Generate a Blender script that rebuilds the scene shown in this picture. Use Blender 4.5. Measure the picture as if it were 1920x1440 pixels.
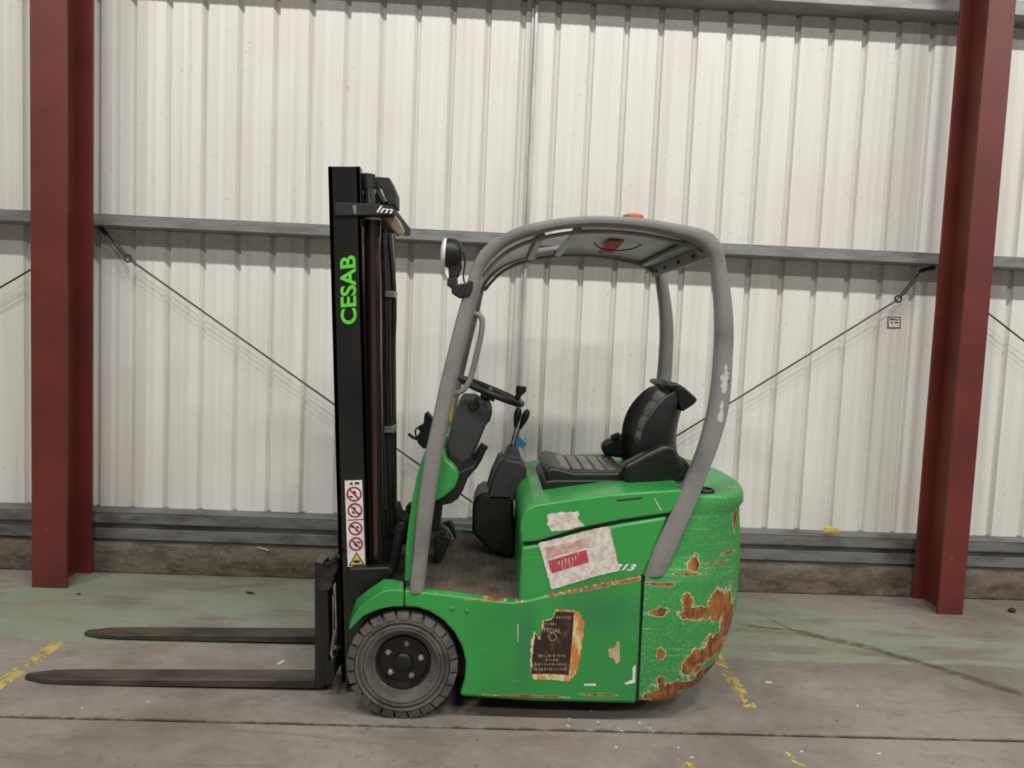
import bpy, bmesh, math, random
from mathutils import Vector, Matrix
random.seed(7)
for o in list(bpy.data.objects): bpy.data.objects.remove(o)
SC = bpy.context.scene
COL = SC.collection

# ------------------------------------------------------------------ camera
F = 1330.0; CAMH = 1.607
YAW, PITCH, ROLL = 0.03326181, 0.06792792, 0.04233356
fwd = Vector((math.sin(YAW)*math.cos(PITCH), math.cos(YAW)*math.cos(PITCH), -math.sin(PITCH)))
right0 = Vector((math.cos(YAW), -math.sin(YAW), 0)); up0 = right0.cross(fwd)
RT = right0*math.cos(ROLL) + up0*math.sin(ROLL)
UP = -right0*math.sin(ROLL) + up0*math.cos(ROLL)
EYE = Vector((0, 0, CAMH))
cam_d = bpy.data.cameras.new('camera'); cam = bpy.data.objects.new('camera', cam_d); COL.objects.link(cam)
cam_d.sensor_width = 36.0; cam_d.lens = 36.0*F/1920.0; cam_d.clip_start = 0.05
mw = Matrix((RT, UP, -fwd)).transposed().to_4x4(); mw.translation = EYE
cam.matrix_world = mw
SC.camera = cam

# ------------------------------------------------------------------ world, lamps, exposure
SC.view_settings.view_transform = 'Standard'; SC.view_settings.look = 'None'
SC.view_settings.gamma = 1.0; SC.view_settings.use_curve_mapping = False
SC.view_settings.exposure = -0.15
w = bpy.data.worlds.new('world'); SC.world = w; w.use_nodes = True
bgn = w.node_tree.nodes['Background']
bgn.inputs['Color'].default_value = (0.93, 0.96, 1.0, 1); bgn.inputs['Strength'].default_value = 0.085

# near row of identical high bay lamps under the hall roof, above and behind the viewer;
# the shadows under the girts and the lit right-hand sides of the cladding ribs point to them
def lamp(name, x, y, z, power, sx=1.5, sy=0.3, col=(1, 0.975, 0.93)):
    d = bpy.data.lights.new(name, 'AREA'); d.shape = 'RECTANGLE'
    d.size = sx; d.size_y = sy; d.energy = power; d.color = col
    o = bpy.data.objects.new(name, d); COL.objects.link(o)
    o.location = (x, y, z); o.rotation_euler = (math.radians(18), 0, 0)
LAMP_W = 225
for k, lx in enumerate((-5.0, -1.5, 2.0, 5.5, 9.0, 12.5)): lamp('high_bay_lamp_near_row_%d_offscreen' % (k+1), lx, -1.0, 8.0, LAMP_W)
for k, lx in enumerate((-5.0, 2.0, 9.0)): lamp('added_lamp_rear_row_%d_offscreen' % (k+1), lx, -6.0, 8.0, LAMP_W)  # rear row is assumed, added to light the opposite wall for reflections

# ------------------------------------------------------------------ pixel helpers
def ray(u, v): return RT*((u-960)/F) - UP*((v-720)/F) + fwd
def P(u, v, Y):
    d = ray(u, v); t = Y/d.y
    return EYE + d*t
def G(u, v, z=0.0):
    d = ray(u, v); return EYE + d*((z-CAMH)/d.z)
def proj(p):
    q = Vector(p)-EYE; k = q.dot(fwd)
    return 960+F*q.dot(RT)/k, 720-F*q.dot(UP)/k
def XZ(pts, Y): return [(P(u, v, Y).x, P(u, v, Y).z) for u, v in pts]

# ------------------------------------------------------------------ materials
def lin(c):
    c = c/255.0
    return c/12.92 if c <= 0.04045 else ((c+0.055)/1.055)**2.4
def C(r, g, b): return (lin(r), lin(g), lin(b), 1.0)

class NT:
    def __init__(s, name):
        s.m = bpy.data.materials.new(name); s.m.use_nodes = True
        s.t = s.m.node_tree; s.b = s.t.nodes['Principled BSDF']
        s.tc = s.t.nodes.new('ShaderNodeTexCoord')
    def new(s, k, **kw):
        n = s.t.nodes.new(k)
        for a, b in kw.items(): setattr(n, a, b)
        return n
    def link(s, a, b): s.t.links.new(a, b)
    def put(s, sock, v):
        if hasattr(v, 'links') or isinstance(v, bpy.types.NodeSocket): s.link(v, sock)
        else: sock.default_value = v
    def math(s, op, a, b=0.0, clamp=False):
        n = s.new('ShaderNodeMath', operation=op, use_clamp=clamp)
        s.put(n.inputs[0], a); s.put(n.inputs[1], b); return n.outputs[0]
    def obj(s): return s.tc.outputs['Object']
    def scaled(s, sc, loc=(0, 0, 0)):
        n = s.new('ShaderNodeMapping'); s.link(s.obj(), n.inputs['Vector'])
        n.inputs['Scale'].default_value = sc; n.inputs['Location'].default_value = loc; return n.outputs[0]
    def noise(s, scale, detail=4, rough=0.55, vec=None, dist=0.0):
        n = s.new('ShaderNodeTexNoise'); n.inputs['Scale'].default_value = scale
        n.inputs['Detail'].default_value = detail; n.inputs['Roughness'].default_value = rough
        n.inputs['Distortion'].default_value = dist
        s.link(vec if vec is not None else s.obj(), n.inputs['Vector']); return n.outputs['Fac']
    def ramp(s, fac, lo, hi):
        n = s.new('ShaderNodeMapRange'); n.clamp = True; n.interpolation_type = 'SMOOTHSTEP'
        s.put(n.inputs['Value'], fac); n.inputs['From Min'].default_value = lo; n.inputs['From Max'].default_value = hi
        return n.outputs['Result']
    def mix(s, fac, a, b):
        n = s.new('ShaderNodeMix', data_type='RGBA')
        s.put(n.inputs[0], fac); s.put(n.inputs[6], a); s.put(n.inputs[7], b); return n.outputs[2]
    def xyz(s, vec=None):
        n = s.new('ShaderNodeSeparateXYZ'); s.link(vec if vec is not None else s.obj(), n.inputs[0]); return n.outputs
    def bump(s, h, strength=0.3, dist=0.01):
        n = s.new('ShaderNodeBump'); n.inputs['Strength'].default_value = strength; n.inputs['Distance'].default_value = dist
        s.link(h, n.inputs['Height']); s.link(n.outputs[0], s.b.inputs['Normal'])
    def set(s, col=None, rough=None, metal=None, **kw):
        if col is not None: s.put(s.b.inputs['Base Color'], col)
        if rough is not None: s.put(s.b.inputs['Roughness'], rough)
        if metal is not None: s.put(s.b.inputs['Metallic'], metal)
        for k, v in kw.items(): s.put(s.b.inputs[k.replace('_', ' ')], v)
        return s.m
    def ellipses(s, lst):
        X, Y, Z = s.xyz(); out = None
        for cx, cz, a, b in lst:
            dx = s.math('DIVIDE', s.math('SUBTRACT', X, cx), a); dz = s.math('DIVIDE', s.math('SUBTRACT', Z, cz), b)
            d = s.math('SQRT', s.math('ADD', s.math('MULTIPLY', dx, dx), s.math('MULTIPLY', dz, dz)))
            m = s.math('SUBTRACT', 1.0, d)
            out = m if out is None else s.math('MAXIMUM', out, m)
        return out

def pm(name, c1, c2=None, scale=6, lo=0.4, hi=0.65, rough=0.5, metal=0.0, bump=0.0, bscale=None, stretch=(1, 1, 1), detail=5, coat=0.0):
    n = NT(name); v = n.scaled(stretch)
    col = c1
    if c2 is not None:
        col = n.mix(n.ramp(n.noise(scale, detail, 0.6, v), lo, hi), c1, c2)
    if bump: n.bump(n.noise(bscale or scale*4, 4, 0.6, v), bump, 0.004)
    return n.set(col, rough, metal, Coat_Weight=coat)

M = {}
# wall sheet : off white paint with vertical dirt streaks
n = NT('painted_wall_sheet')
st = n.noise(9, 3, 0.5, n.scaled((1, 1, 0.04))); bl = n.noise(1.1, 3, 0.5)
c = n.mix(n.ramp(st, 0.42, 0.75), C(226, 225, 219), C(212, 209, 201))
c = n.mix(n.math('MULTIPLY', n.ramp(bl, 0.5, 0.75), 0.5), c, C(218, 208, 198))
sp = n.ramp(n.noise(34, 3, 0.5), 0.70, 0.74); c = n.mix(n.math('MULTIPLY', sp, 0.35), c, C(150, 140, 125))
M['wall'] = n.set(c, 0.5)
M['galv'] = pm('galvanised_steel', C(142, 144, 142), C(116, 116, 112), 9, 0.4, 0.7, 0.45, 0.35, stretch=(0.4, 1, 2))
M['galvlight'] = pm('bright_galvanised_steel', C(206, 206, 202), C(172, 172, 168), 4, 0.4, 0.6, 0.4, 0.3, stretch=(1, 1, 0.3))
M['galv_dirty'] = pm('dirty_galvanised_steel', C(122, 124, 122), C(88, 84, 78), 6, 0.4, 0.68, 0.55, 0.25, stretch=(0.5, 1, 2))
n = NT('red_oxide_paint')
c = n.mix(n.ramp(n.noise(2.2, 4, 0.6), 0.35, 0.7), C(106, 43, 37), C(90, 35, 30))
sc_ = n.ramp(n.noise(30, 3, 0.6, n.scaled((1, 1, 0.35))), 0.69, 0.73)
c = n.mix(n.math('MULTIPLY', sc_, 0.4), c, C(150, 82, 72))
M['red'] = n.set(c, 0.52)
n = NT('kerb_concrete')
c = n.mix(n.ramp(n.noise(7, 7, 0.72, n.scaled((0.5, 1, 1.4))), 0.38, 0.64), C(116, 105, 93), C(78, 67, 56))
c = n.mix(n.math('MULTIPLY', n.ramp(n.noise(30, 5, 0.75), 0.56, 0.68), 0.5), c, C(146, 138, 125))
n.bump(n.noise(22, 6, 0.7), 0.7, 0.02); M['kerb'] = n.set(c, 0.9)

# floor : grey slab, worn green walkway paint by the wall, cracks and stains (positions on the floor itself)
n = NT('floor_concrete')
geo = n.new('ShaderNodeNewGeometry'); pos = geo.outputs['Position']; X, Y, Z = n.xyz(pos)
base = n.mix(n.ramp(n.noise(1.3, 6, 0.62, pos), 0.35, 0.7), C(144, 137, 129), C(112, 104, 96))
base = n.mix(n.math('MULTIPLY', n.ramp(n.noise(26, 5, 0.7, pos), 0.45, 0.75), 0.35), base, C(98, 90, 83))
base = n.mix(n.math('MULTIPLY', n.ramp(n.noise(0.5, 2, 0.5, pos), 0.5, 0.7), 0.3), base, C(132, 112, 104))
mp = n.new('ShaderNodeMapping'); n.link(pos, mp.inputs['Vector']); mp.inputs['Scale'].default_value = (0.5, 2.2, 1)
streak = n.noise(2.6, 6, 0.65, mp.outputs[0], 0.4)
wob = n.math('MULTIPLY', n.math('SUBTRACT', n.noise(3.5, 5, 0.6, pos), 0.5), 0.12)
yy = n.math('ADD', Y, wob)
g1 = n.ramp(yy, 3.495, 3.515)
upper = n.math('SUBTRACT', 4.48, n.math('MULTIPLY', n.ramp(X, 1.3, 3.3), 0.72))
g2 = n.ramp(n.math('SUBTRACT', upper, n.math('ADD', Y, n.math('MULTIPLY', wob, 1.6))), -0.02, 0.1)
g3 = n.ramp(n.math('ADD', X, wob), -2.76, -2.70)
gm = n.math('MULTIPLY', n.math('MULTIPLY', g1, g2), g3)
gm = n.math('MULTIPLY', gm, n.math('SUBTRACT', 1.0, n.math('MULTIPLY', n.ramp(streak, 0.47, 0.64), 0.8)))
gcol = n.mix(n.ramp(n.noise(2.0, 4, 0.6, pos), 0.35, 0.7), C(132, 146, 127), C(138, 142, 119))
col = n.mix(n.math('MULTIPLY', gm, 0.74), base, gcol)
brown = n.math('MULTIPLY', n.ramp(streak, 0.52, 0.72), 0.5)
col = n.mix(brown, col, C(104, 92, 78))
def seg_mask(a, b, wdt):
    a = G(*a); b = G(*b); d = (b-a); L = d.length; d /= L; nn = Vector((-d.y, d.x, 0))
    rx = n.math('SUBTRACT', X, a.x); ry = n.math('SUBTRACT', Y, a.y)
    dist = n.math('ABSOLUTE', n.math('ADD', n.math('ADD', n.math('MULTIPLY', rx, nn.x), n.math('MULTIPLY', ry, nn.y)), n.math('MULTIPLY', wob, 0.5)))
    al = n.math('ADD', n.math('MULTIPLY', rx, d.x), n.math('MULTIPLY', ry, d.y))
    m = n.math('MULTIPLY', n.ramp(al, -0.05, 0.05), n.math('SUBTRACT', 1.0, n.ramp(al, L-0.05, L+0.05)))
    return n.math('MULTIPLY', m, n.math('SUBTRACT', 1.0, n.ramp(dist, 0.2*wdt, wdt)))
cr = None
for a, b, wd in (((1385, 1170), (1520, 1186), 0.02), ((1440, 1160), (1510, 1192), 0.014), ((1500, 1186), (1640, 1216), 0.05), ((1630, 1214), (1780, 1258), 0.045), ((1770, 1256), (1925, 1304), 0.06)):
    m_ = seg_mask(a, b, wd); cr = m_ if cr is None else n.math('MAXIMUM', cr, m_)
cr = n.math('MULTIPLY', cr, n.ramp(n.noise(18, 4, 0.7, pos), 0.3, 0.55))
col = n.mix(n.math('MULTIPLY', cr, 0.75), col, C(58, 50, 42))
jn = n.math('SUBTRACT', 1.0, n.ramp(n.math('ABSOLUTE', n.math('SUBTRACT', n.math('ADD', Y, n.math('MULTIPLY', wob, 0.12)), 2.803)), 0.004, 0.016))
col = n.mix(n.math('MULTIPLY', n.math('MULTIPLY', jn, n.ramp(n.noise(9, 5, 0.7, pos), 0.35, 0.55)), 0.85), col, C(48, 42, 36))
st2 = n.ramp(n.noise(3.1, 6, 0.7, mp.outputs[0], 0.8), 0.56, 0.66)
col = n.mix(n.math('MULTIPLY', st2, 0.38), col, C(88, 78, 68))
spk = n.ramp(n.noise(48, 2, 0.5, pos), 0.715, 0.735)
col = n.mix(n.math('MULTIPLY', spk, 0.8), col, C(52, 46, 40))
n.bump(n.noise(40, 5, 0.65, pos), 0.18, 0.004)
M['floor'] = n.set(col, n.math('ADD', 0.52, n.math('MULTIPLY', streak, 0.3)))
M['pit'] = pm('joint_dirt', C(46, 40, 34), C(30, 26, 22), 12, rough=0.95)

def worn(name, c1, thr, scale=24, c2=None):
    n = NT(name); nz = n.noise(scale, 5, 0.7); b2 = n.noise(scale*0.22, 3, 0.6)
    a = n.ramp(n.math('ADD', n.math('MULTIPLY', nz, 0.6), n.math('MULTIPLY', b2, 0.4)), thr, thr+0.03)
    col = c1 if c2 is None else n.mix(n.ramp(n.noise(9, 3), 0.4, 0.6), c1, c2)
    m = n.set(col, 0.75, Alpha=a); return m
M['yellow'] = worn('worn_yellow_line_paint', C(190, 168, 82), 0.475, 30, C(172, 156, 96))
M['yellow_faint'] = worn('faint_yellow_line_paint', C(190, 172, 84), 0.545, 30)

# truck paints
def green_paint(name, rust=(), speck=False, smear=()):
    n = NT(name)
    c = n.mix(n.ramp(n.noise(1.7, 3, 0.5), 0.35, 0.7), C(52, 150, 70), C(46, 134, 64))
    sv = n.scaled((0.35, 1, 9)); s1 = n.ramp(n.noise(26, 4, 0.65, sv), 0.66, 0.72)
    c = n.mix(n.math('MULTIPLY', s1, 0.35), c, C(40, 98, 62))
    sv2 = n.scaled((0.3, 1, 14), (3, 0, 1)); s2 = n.ramp(n.noise(15, 4, 0.7, sv2), 0.685, 0.71)
    c = n.mix(n.math('MULTIPLY', s2, 0.5), c, C(150, 190, 140))
    rgh = 0.34
    if smear:
        k = n.math('ADD', n.ellipses(smear), n.math('MULTIPLY', n.math('SUBTRACT', n.noise(9, 5, 0.7, n.scaled((1.5, 1, 0.3))), 0.5), 1.6))
        c = n.mix(n.math('MULTIPLY', n.ramp(k, 0.0, 0.9), 0.5), c, C(46, 106, 80))
    if speck:
        s3 = n.ramp(n.noise(150, 6, 0.8, n.scaled((0.8, 1, 1))), 0.50, 0.60); pat = n.ramp(n.noise(3.2, 3, 0.6), 0.30, 0.6)
        c = n.mix(n.math('MULTIPLY', n.math('MULTIPLY', s3, pat), 0.6), c, C(140, 184, 134))
        sv3 = n.scaled((0.25, 0.5, 5), (1, 0, 2)); s4 = n.ramp(n.noise(11, 5, 0.75, sv3), 0.60, 0.66)
        c = n.mix(n.math('MULTIPLY', s4, 0.6), c, C(176, 200, 168))
        rgh = 0.5
    if rust:
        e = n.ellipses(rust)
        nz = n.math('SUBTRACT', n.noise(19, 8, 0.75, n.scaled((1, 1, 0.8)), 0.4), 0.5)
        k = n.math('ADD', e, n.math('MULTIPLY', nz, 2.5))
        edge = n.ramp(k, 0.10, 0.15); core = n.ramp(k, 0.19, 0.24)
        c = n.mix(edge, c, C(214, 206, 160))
        rc = n.mix(n.ramp(n.noise(22, 5, 0.7, n.scaled((1.6, 1, 0.6))), 0.35, 0.65), C(100, 56, 24), C(164, 108, 54))
        c = n.mix(core, c, rc)
        r_ = n.math('ADD', rgh, n.math('MULTIPLY', core, 0.4)); n.bump(n.noise(30, 5, 0.7), 0.1, 0.004)
    else: r_ = rgh
    return n.set(c, r_, Coat_Weight=0.25 if not speck else 0.05, Coat_Roughness=0.15)
def ez(lst, Y):
    out = []
    for u, v, a, b in lst:
        p = P(u, v, Y); s = Y/F
        out.append((p.x, p.z, a*s, b*s))
    return out
M['green'] = green_paint('green_truck_paint')
M['green_sill'] = green_paint('scuffed_green_panel', ez([(1030+i*16, 1116.5-i*3.25, 18, 3.2+0.25*i) for i in range(11)]+[(1125, 1302, 40, 3), (985, 1305, 90, 3), (925, 1126, 60, 2.4)], 2.84), smear=ez([(984, 1210, 34, 150), (1130, 1150, 110, 55)], 2.84))  # last rust ellipse paints cream chips and an edge highlight along the sill top
M['green_rust'] = green_paint('rusted_green_counterweight', ez([
    (1290, 1045, 17, 20), (1225, 1129, 22, 12), (1275, 1112, 14, 20), (1300, 1134, 46, 16), (1345, 1128, 40, 38), (1362, 1160, 26, 70),
    (1335, 1200, 34, 34), (1282, 1232, 24, 24), (1305, 1215, 34, 20), (1227, 1205, 9, 14), (1228, 1252, 9, 9), (1232, 1283, 44, 18), (1285, 1267, 80, 14), (1330, 1250, 44, 12),
    (1225, 1078, 34, 5), (1280, 1062, 40, 3), (1330, 1045, 40, 3), (1215, 1300, 26, 8), (1362, 1032, 20, 4), (1378, 975, 8, 26)], 2.95), True)
M['guard'] = pm('grey_guard_paint', C(128, 128, 124), C(110, 109, 106), 5, 0.4, 0.7, 0.42, 0.0, stretch=(2, 1, 0.6))
n = NT('scraped_grey_post_paint')
c = n.mix(n.ramp(n.noise(5, 4), 0.4, 0.7), C(130, 129, 126), C(108, 107, 105))
e = n.math('ADD', n.ellipses(ez([(1358, 712, 9, 40), (1352, 770, 8, 30)], 2.84)), n.math('MULTIPLY', n.math('SUBTRACT', n.noise(26, 5, 0.7), 0.5), 2.6))
c = n.mix(n.ramp(e, 0.3, 0.4), c, C(190, 190, 188))
s = n.ramp(n.noise(24, 4, 0.7, n.scaled((3, 1, 0.5))), 0.69, 0.72); c = n.mix(n.math('MULTIPLY', s, 0.7), c, C(62, 60, 58))
M['guard_scraped'] = n.set(c, 0.45)
M['black'] = pm('black_mast_paint', C(17, 17, 18), C(34, 30, 28), 4, 0.45, 0.75, 0.27, 0.0, stretch=(2, 1, 0.3), coat=0.3)
M['blackmatt'] = pm('black_matt_paint', C(20, 20, 21), C(33, 30, 28), 8, 0.45, 0.7, 0.6)
M['rubberhose'] = pm('black_hose_rubber', C(18, 18, 19), C(30, 30, 30), 10, rough=0.4)
M['cylinder'] = pm('black_gloss_cylinder', C(86, 70, 60), C(66, 52, 44), 3, 0.4, 0.7, 0.16, 0.85, stretch=(1, 1, 0.3), coat=0.6)
M['chrome'] = pm('chromed_rod', C(190, 190, 188), C(150, 150, 150), 6, rough=0.12, metal=1.0)
M['zinc'] = pm('zinc_clip', C(150, 152, 150), C(120, 120, 118), 14, rough=0.4, metal=0.5)
M['fork'] = pm('worn_fork_steel', C(86, 77, 68), C(52, 47, 42), 5, 0.35, 0.65, 0.5, 0.3, 0.2, 40, (0.6, 2, 2))
n = NT('dusty_tyre_rubber')
c = n.mix(n.ramp(n.noise(9, 5, 0.65), 0.35, 0.7), C(96, 92, 86), C(64, 62, 58))
c = n.mix(n.math('MULTIPLY', n.ramp(n.noise(40, 4, 0.7), 0.55, 0.7), 0.5), c, C(122, 116, 107))
n.bump(n.noise(60, 4, 0.7), 0.35, 0.004); M['tyre'] = n.set(c, 0.85)
M['rim'] = pm('black_rim_paint', C(18, 18, 18), C(34, 31, 28), 12, 0.5, 0.72, 0.4)
M['nut'] = pm('worn_steel_nut', C(150, 146, 140), C(112, 108, 102), 20, rough=0.45, metal=0.3)
M['plastic'] = pm('dark_grey_plastic', C(58, 59, 60), C(50, 50, 51), 6, rough=0.55, bump=0.1, bscale=160)
M['plasticblk'] = pm('black_plastic', C(19, 19, 20), C(28, 27, 26), 8, rough=0.45)
M['plasticlight'] = pm('weathered_grey_plastic', C(120, 117, 111), C(104, 101, 96), 6, rough=0.6)
M['vinyl'] = pm('worn_black_vinyl', C(21, 21, 22), C(32, 31, 30), 7, 0.45, 0.7, 0.40, bump=0.12, bscale=60)
M['vinylgrey'] = pm('shiny_grey_vinyl', C(96, 93, 89), C(68, 66, 63), 7, 0.4, 0.65, 0.26, bump=0.15, bscale=40)
n = NT('rusty_floor_mat')
c = n.mix(n.ramp(n.noise(6, 5, 0.65), 0.4, 0.65), C(92, 84, 74), C(64, 58, 52))
Xf, Yf, Zf = n.xyz()
nearm = n.math('SUBTRACT', 1.0, n.ramp(n.math('ADD', Yf, n.math('MULTIPLY', n.noise(8, 4), 0.15)), -0.42, -0.28))
c = n.mix(n.math('MULTIPLY', nearm, 0.7), c, C(112, 80, 62)); M['mat'] = n.set(c, 0.75)
M['lens'] = pm('white_lens', C(240, 240, 236), C(232, 232, 228), 6, rough=0.25, coat=0.5)
M['amber'] = pm('amber_beacon', C(196, 120, 62), C(176, 98, 50), 10, rough=0.3, coat=0.4)
M['roofclear'] = pm('cloudy_roof_sheet', C(176, 176, 172), C(158, 158, 154), 5, rough=0.35)
M['roofgrey'] = pm('grey_roof_sheet', C(126, 127, 124), C(104, 104, 101), 5, rough=0.4)
M['white'] = pm('white_sticker', C(226, 222, 222), C(212, 206, 208), 20, rough=0.45)
M['stred'] = pm('red_print', C(150, 40, 52), C(132, 34, 46), 20, rough=0.5)
M['ink'] = pm('black_print', C(28, 26, 26), C(40, 36, 36), 20, rough=0.5)
M['styellow'] = pm('yellow_print', C(214, 186, 78), C(200, 172, 70), 20, rough=0.5)
M['limetext'] = pm('lime_lettering', C(98, 206, 62), C(90, 194, 58), 20, rough=0.45)
M['whitetext'] = pm('white_lettering', C(232, 232, 228), C(218, 218, 212), 20, rough=0.5)
n = NT('worn_paper_sticker')
c = n.mix(n.ramp(n.noise(30, 6, 0.75), 0.38, 0.62), C(224, 217, 208), C(186, 176, 168))
c = n.mix(n.math('MULTIPLY', n.ramp(n.noise(9, 4, 0.6), 0.55, 0.7), 0.4), c, C(206, 168, 160)); M['paper'] = n.set(c, 0.8)
n = NT('faded_pink_print')
c = n.mix(n.ramp(n.noise(34, 5, 0.75, n.scaled((1, 1, 1.6))), 0.40, 0.62), C(186, 132, 128), C(200, 186, 176)); M['pinkprint'] = n.set(c, 0.8)
n = NT('worn_red_print')
c = n.mix(n.ramp(n.noise(40, 5, 0.75, n.scaled((2.2, 1, 0.5))), 0.5, 0.7), C(172, 58, 70), C(206, 150, 146)); M['redprint'] = n.set(c, 0.8)
n = NT('rusted_black_plate')
c = n.mix(n.ramp(n.noise(20, 5, 0.7), 0.5, 0.66), C(44, 28, 22), C(88, 58, 34)); M['plate'] = n.set(c, 0.7)
n = NT('orange_cream_residue')
c = n.mix(n.ramp(n.noise(22, 5, 0.7, n.scaled((1.5, 1, 0.5))), 0.4, 0.6), C(216, 196, 156), C(190, 120, 52)); M['residue'] = n.set(c, 0.8)
M['blue'] = pm('blue_tag', C(58, 140, 190), C(50, 124, 172), 8, rough=0.5)
M['beige'] = pm('bare_primer', C(188, 166, 132), C(170, 148, 116), 20, rough=0.8)
M['khaki'] = pm('yellowed_plastic_guard', C(140, 128, 104), C(120, 108, 86), 8, rough=0.3, coat=0.3)
M['flake'] = pm('white_paint_flake', C(206, 203, 194), C(184, 180, 170), 30, rough=0.7)
M['chip'] = pm('dark_debris', C(52, 46, 40), C(36, 32, 28), 30, rough=0.9)
M['rodsteel'] = pm('dull_tie_rod_steel', C(76, 72, 64), C(56, 52, 46), 9, rough=0.5, metal=0.4)

# ------------------------------------------------------------------ mesh builder
ORG = {}
class MB:
    def __init__(s): s.v = []; s.f = []
    def add(s, vs, fs):
        k = len(s.v); s.v += [Vector(p) for p in vs]; s.f += [[i+k for i in f] for f in fs]; return s
    def box(s, x0, x1, y0, y1, z0, z1):
        return s.add([(x0, y0, z0), (x1, y0, z0), (x1, y1, z0), (x0, y1, z0), (x0, y0, z1), (x1, y0, z1), (x1, y1, z1), (x0, y1, z1)],
                     [(3, 2, 1, 0), (4, 5, 6, 7), (0, 1, 5, 4), (1, 2, 6, 5), (2, 3, 7, 6), (3, 0, 4, 7)])
    def prism(s, pts, y0, y1):
        n = len(pts)
        ar = sum(pts[i][0]*pts[(i+1) % n][1]-pts[(i+1) % n][0]*pts[i][1] for i in range(n))
        if ar < 0: pts = pts[::-1]
        vs = [(x, y0, z) for x, z in pts]+[(x, y1, z) for x, z in pts]
        fs = [list(range(n)), list(range(2*n-1, n-1, -1))]+[(i, n+i, n+(i+1) % n, (i+1) % n) for i in range(n)]
        return s.add(vs, fs)
    def pprism(s, px, Y, y0=None, y1=None): return s.prism(XZ(px, Y), Y if y0 is None else y0, y1)
    def tube(s, pts, r, n=10, closed=False, sy=1.0):
        pts = [Vector(p) for p in pts]; m = len(pts); rs = r if isinstance(r, (list, tuple)) else [r]*m
        vs = []; ref = None
        for i, p in enumerate(pts):
            if closed: t = pts[(i+1) % m]-pts[i-1]
            else: t = pts[min(i+1, m-1)]-pts[max(i-1, 0)]
            t.normalize()
            if ref is None:
                ref = t.cross(Vector((0, 1, 0)))
                if ref.length < 0.1: ref = t.cross(Vector((0, 0, 1)))
            a = ref-t*ref.dot(t); a.normalize(); ref = a; b = t.cross(a)
            for k in range(n):
                th = 2*math.pi*k/n; vs.append(p+(a*math.cos(th)+b*math.sin(th)*sy)*rs[i])
        fs = []
        for i in range(m if closed else m-1):
            j = (i+1) % m
            for k in range(n):
                l = (k+1) % n; fs.append((i*n+k, i*n+l, j*n+l, j*n+k))
        if not closed: fs += [list(range(n))[::-1], list(range((m-1)*n, m*n))]
        return s.add(vs, fs)
    def lathe(s, c, prof, axis=(0, 1, 0), n=32, a0=0.0):
        c = Vector(c); ax = Vector(axis).normalized()
        u = ax.cross(Vector((0, 0, 1)));
        if u.length < 0.1: u = Vector((1, 0, 0))
        u.normalize(); w_ = ax.cross(u); vs = []
        for r, h in prof:
            for k in range(n):
                th = a0+2*math.pi*k/n; vs.append(c+ax*h+(u*math.cos(th)+w_*math.sin(th))*r)
        m = len(prof)
        fs = [(i*n+k, (i+1)*n+k, (i+1)*n+(k+1) % n, i*n+(k+1) % n) for i in range(m-1) for k in range(n)]
        fs += [list(range(n)), list(range((m-1)*n, m*n))[::-1]]
        return s.add(vs, fs)
    def ball(s, c, r, axes=None, n=14, m=9):
        c = Vector(c); A = axes or (Vector((1, 0, 0)), Vector((0, 1, 0)), Vector((0, 0, 1)))
        if not isinstance(r, (tuple, list)): r = (r, r, r)
        vs = []
        for i in range(m+1):
            ph = math.pi*i/m
            for k in range(n):
                th = 2*math.pi*k/n
                q = (math.sin(ph)*math.cos(th), math.sin(ph)*math.sin(th), math.cos(ph))
                vs.append(c+A[0]*q[0]*r[0]+A[1]*q[1]*r[1]+A[2]*q[2]*r[2])
        fs = [(i*n+k, (i+1)*n+k, (i+1)*n+(k+1) % n, i*n+(k+1) % n) for i in range(m) for k in range(n)]
        return s.add(vs, fs)
    def loft(s, rings, caps=True):
        n = len(rings[0]); vs = [p for r in rings for p in r]
        fs = [(i*n+k, i*n+(k+1) % n, (i+1)*n+(k+1) % n, (i+1)*n+k) for i in range(len(rings)-1) for k in range(n)]
        if caps: fs += [list(range(n))[::-1], [(len(rings)-1)*n+k for k in range(n)]]
        return s.add(vs, fs)
    def build(s, name, mat, parent=None, angle=38, bevel=0.0, seg=2, flip=True, weld=False):
        if parent is not None: org = ORG[parent.name]
        else:
            xs = [p.x for p in s.v]; ys = [p.y for p in s.v]; zs = [p.z for p in s.v]
            org = Vector(((min(xs)+max(xs))/2, (min(ys)+max(ys))/2, min(zs)))
        me = bpy.data.meshes.new(name); me.from_pydata([p-org for p in s.v], [], s.f); me.update()
        if flip:
            bm = bmesh.new(); bm.from_mesh(me)
            if weld: bmesh.ops.remove_doubles(bm, verts=bm.verts, dist=1e-5)
            bmesh.ops.recalc_face_normals(bm, faces=bm.faces); bm.to_mesh(me); bm.free()
        for p in me.polygons: p.use_smooth = True
        me.set_sharp_from_angle(angle=math.radians(angle))
        me.materials.append(M[mat] if isinstance(mat, str) else mat)
        o = bpy.data.objects.new(name, me); COL.objects.link(o); ORG[o.name] = org
        if parent is not None: o.parent = parent
        else: o.location = org
        if bevel:
            b = o.modifiers.new('bevel', 'BEVEL'); b.width = bevel; b.segments = seg; b.limit_method = 'ANGLE'; b.angle_limit = math.radians(38)
            b.use_clamp_overlap = True
        return o
def tag(o, label, cat=None, group=None, kind=None):
    o['label'] = label
    if cat: o['category'] = cat
    if group: o['group'] = group
    if kind: o['kind'] = kind
    return o
def empty(name, loc):
    o = bpy.data.objects.new(name, None); COL.objects.link(o); o.location = loc; o.empty_display_size = 0.1
    ORG[o.name] = Vector(loc); return o
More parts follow.
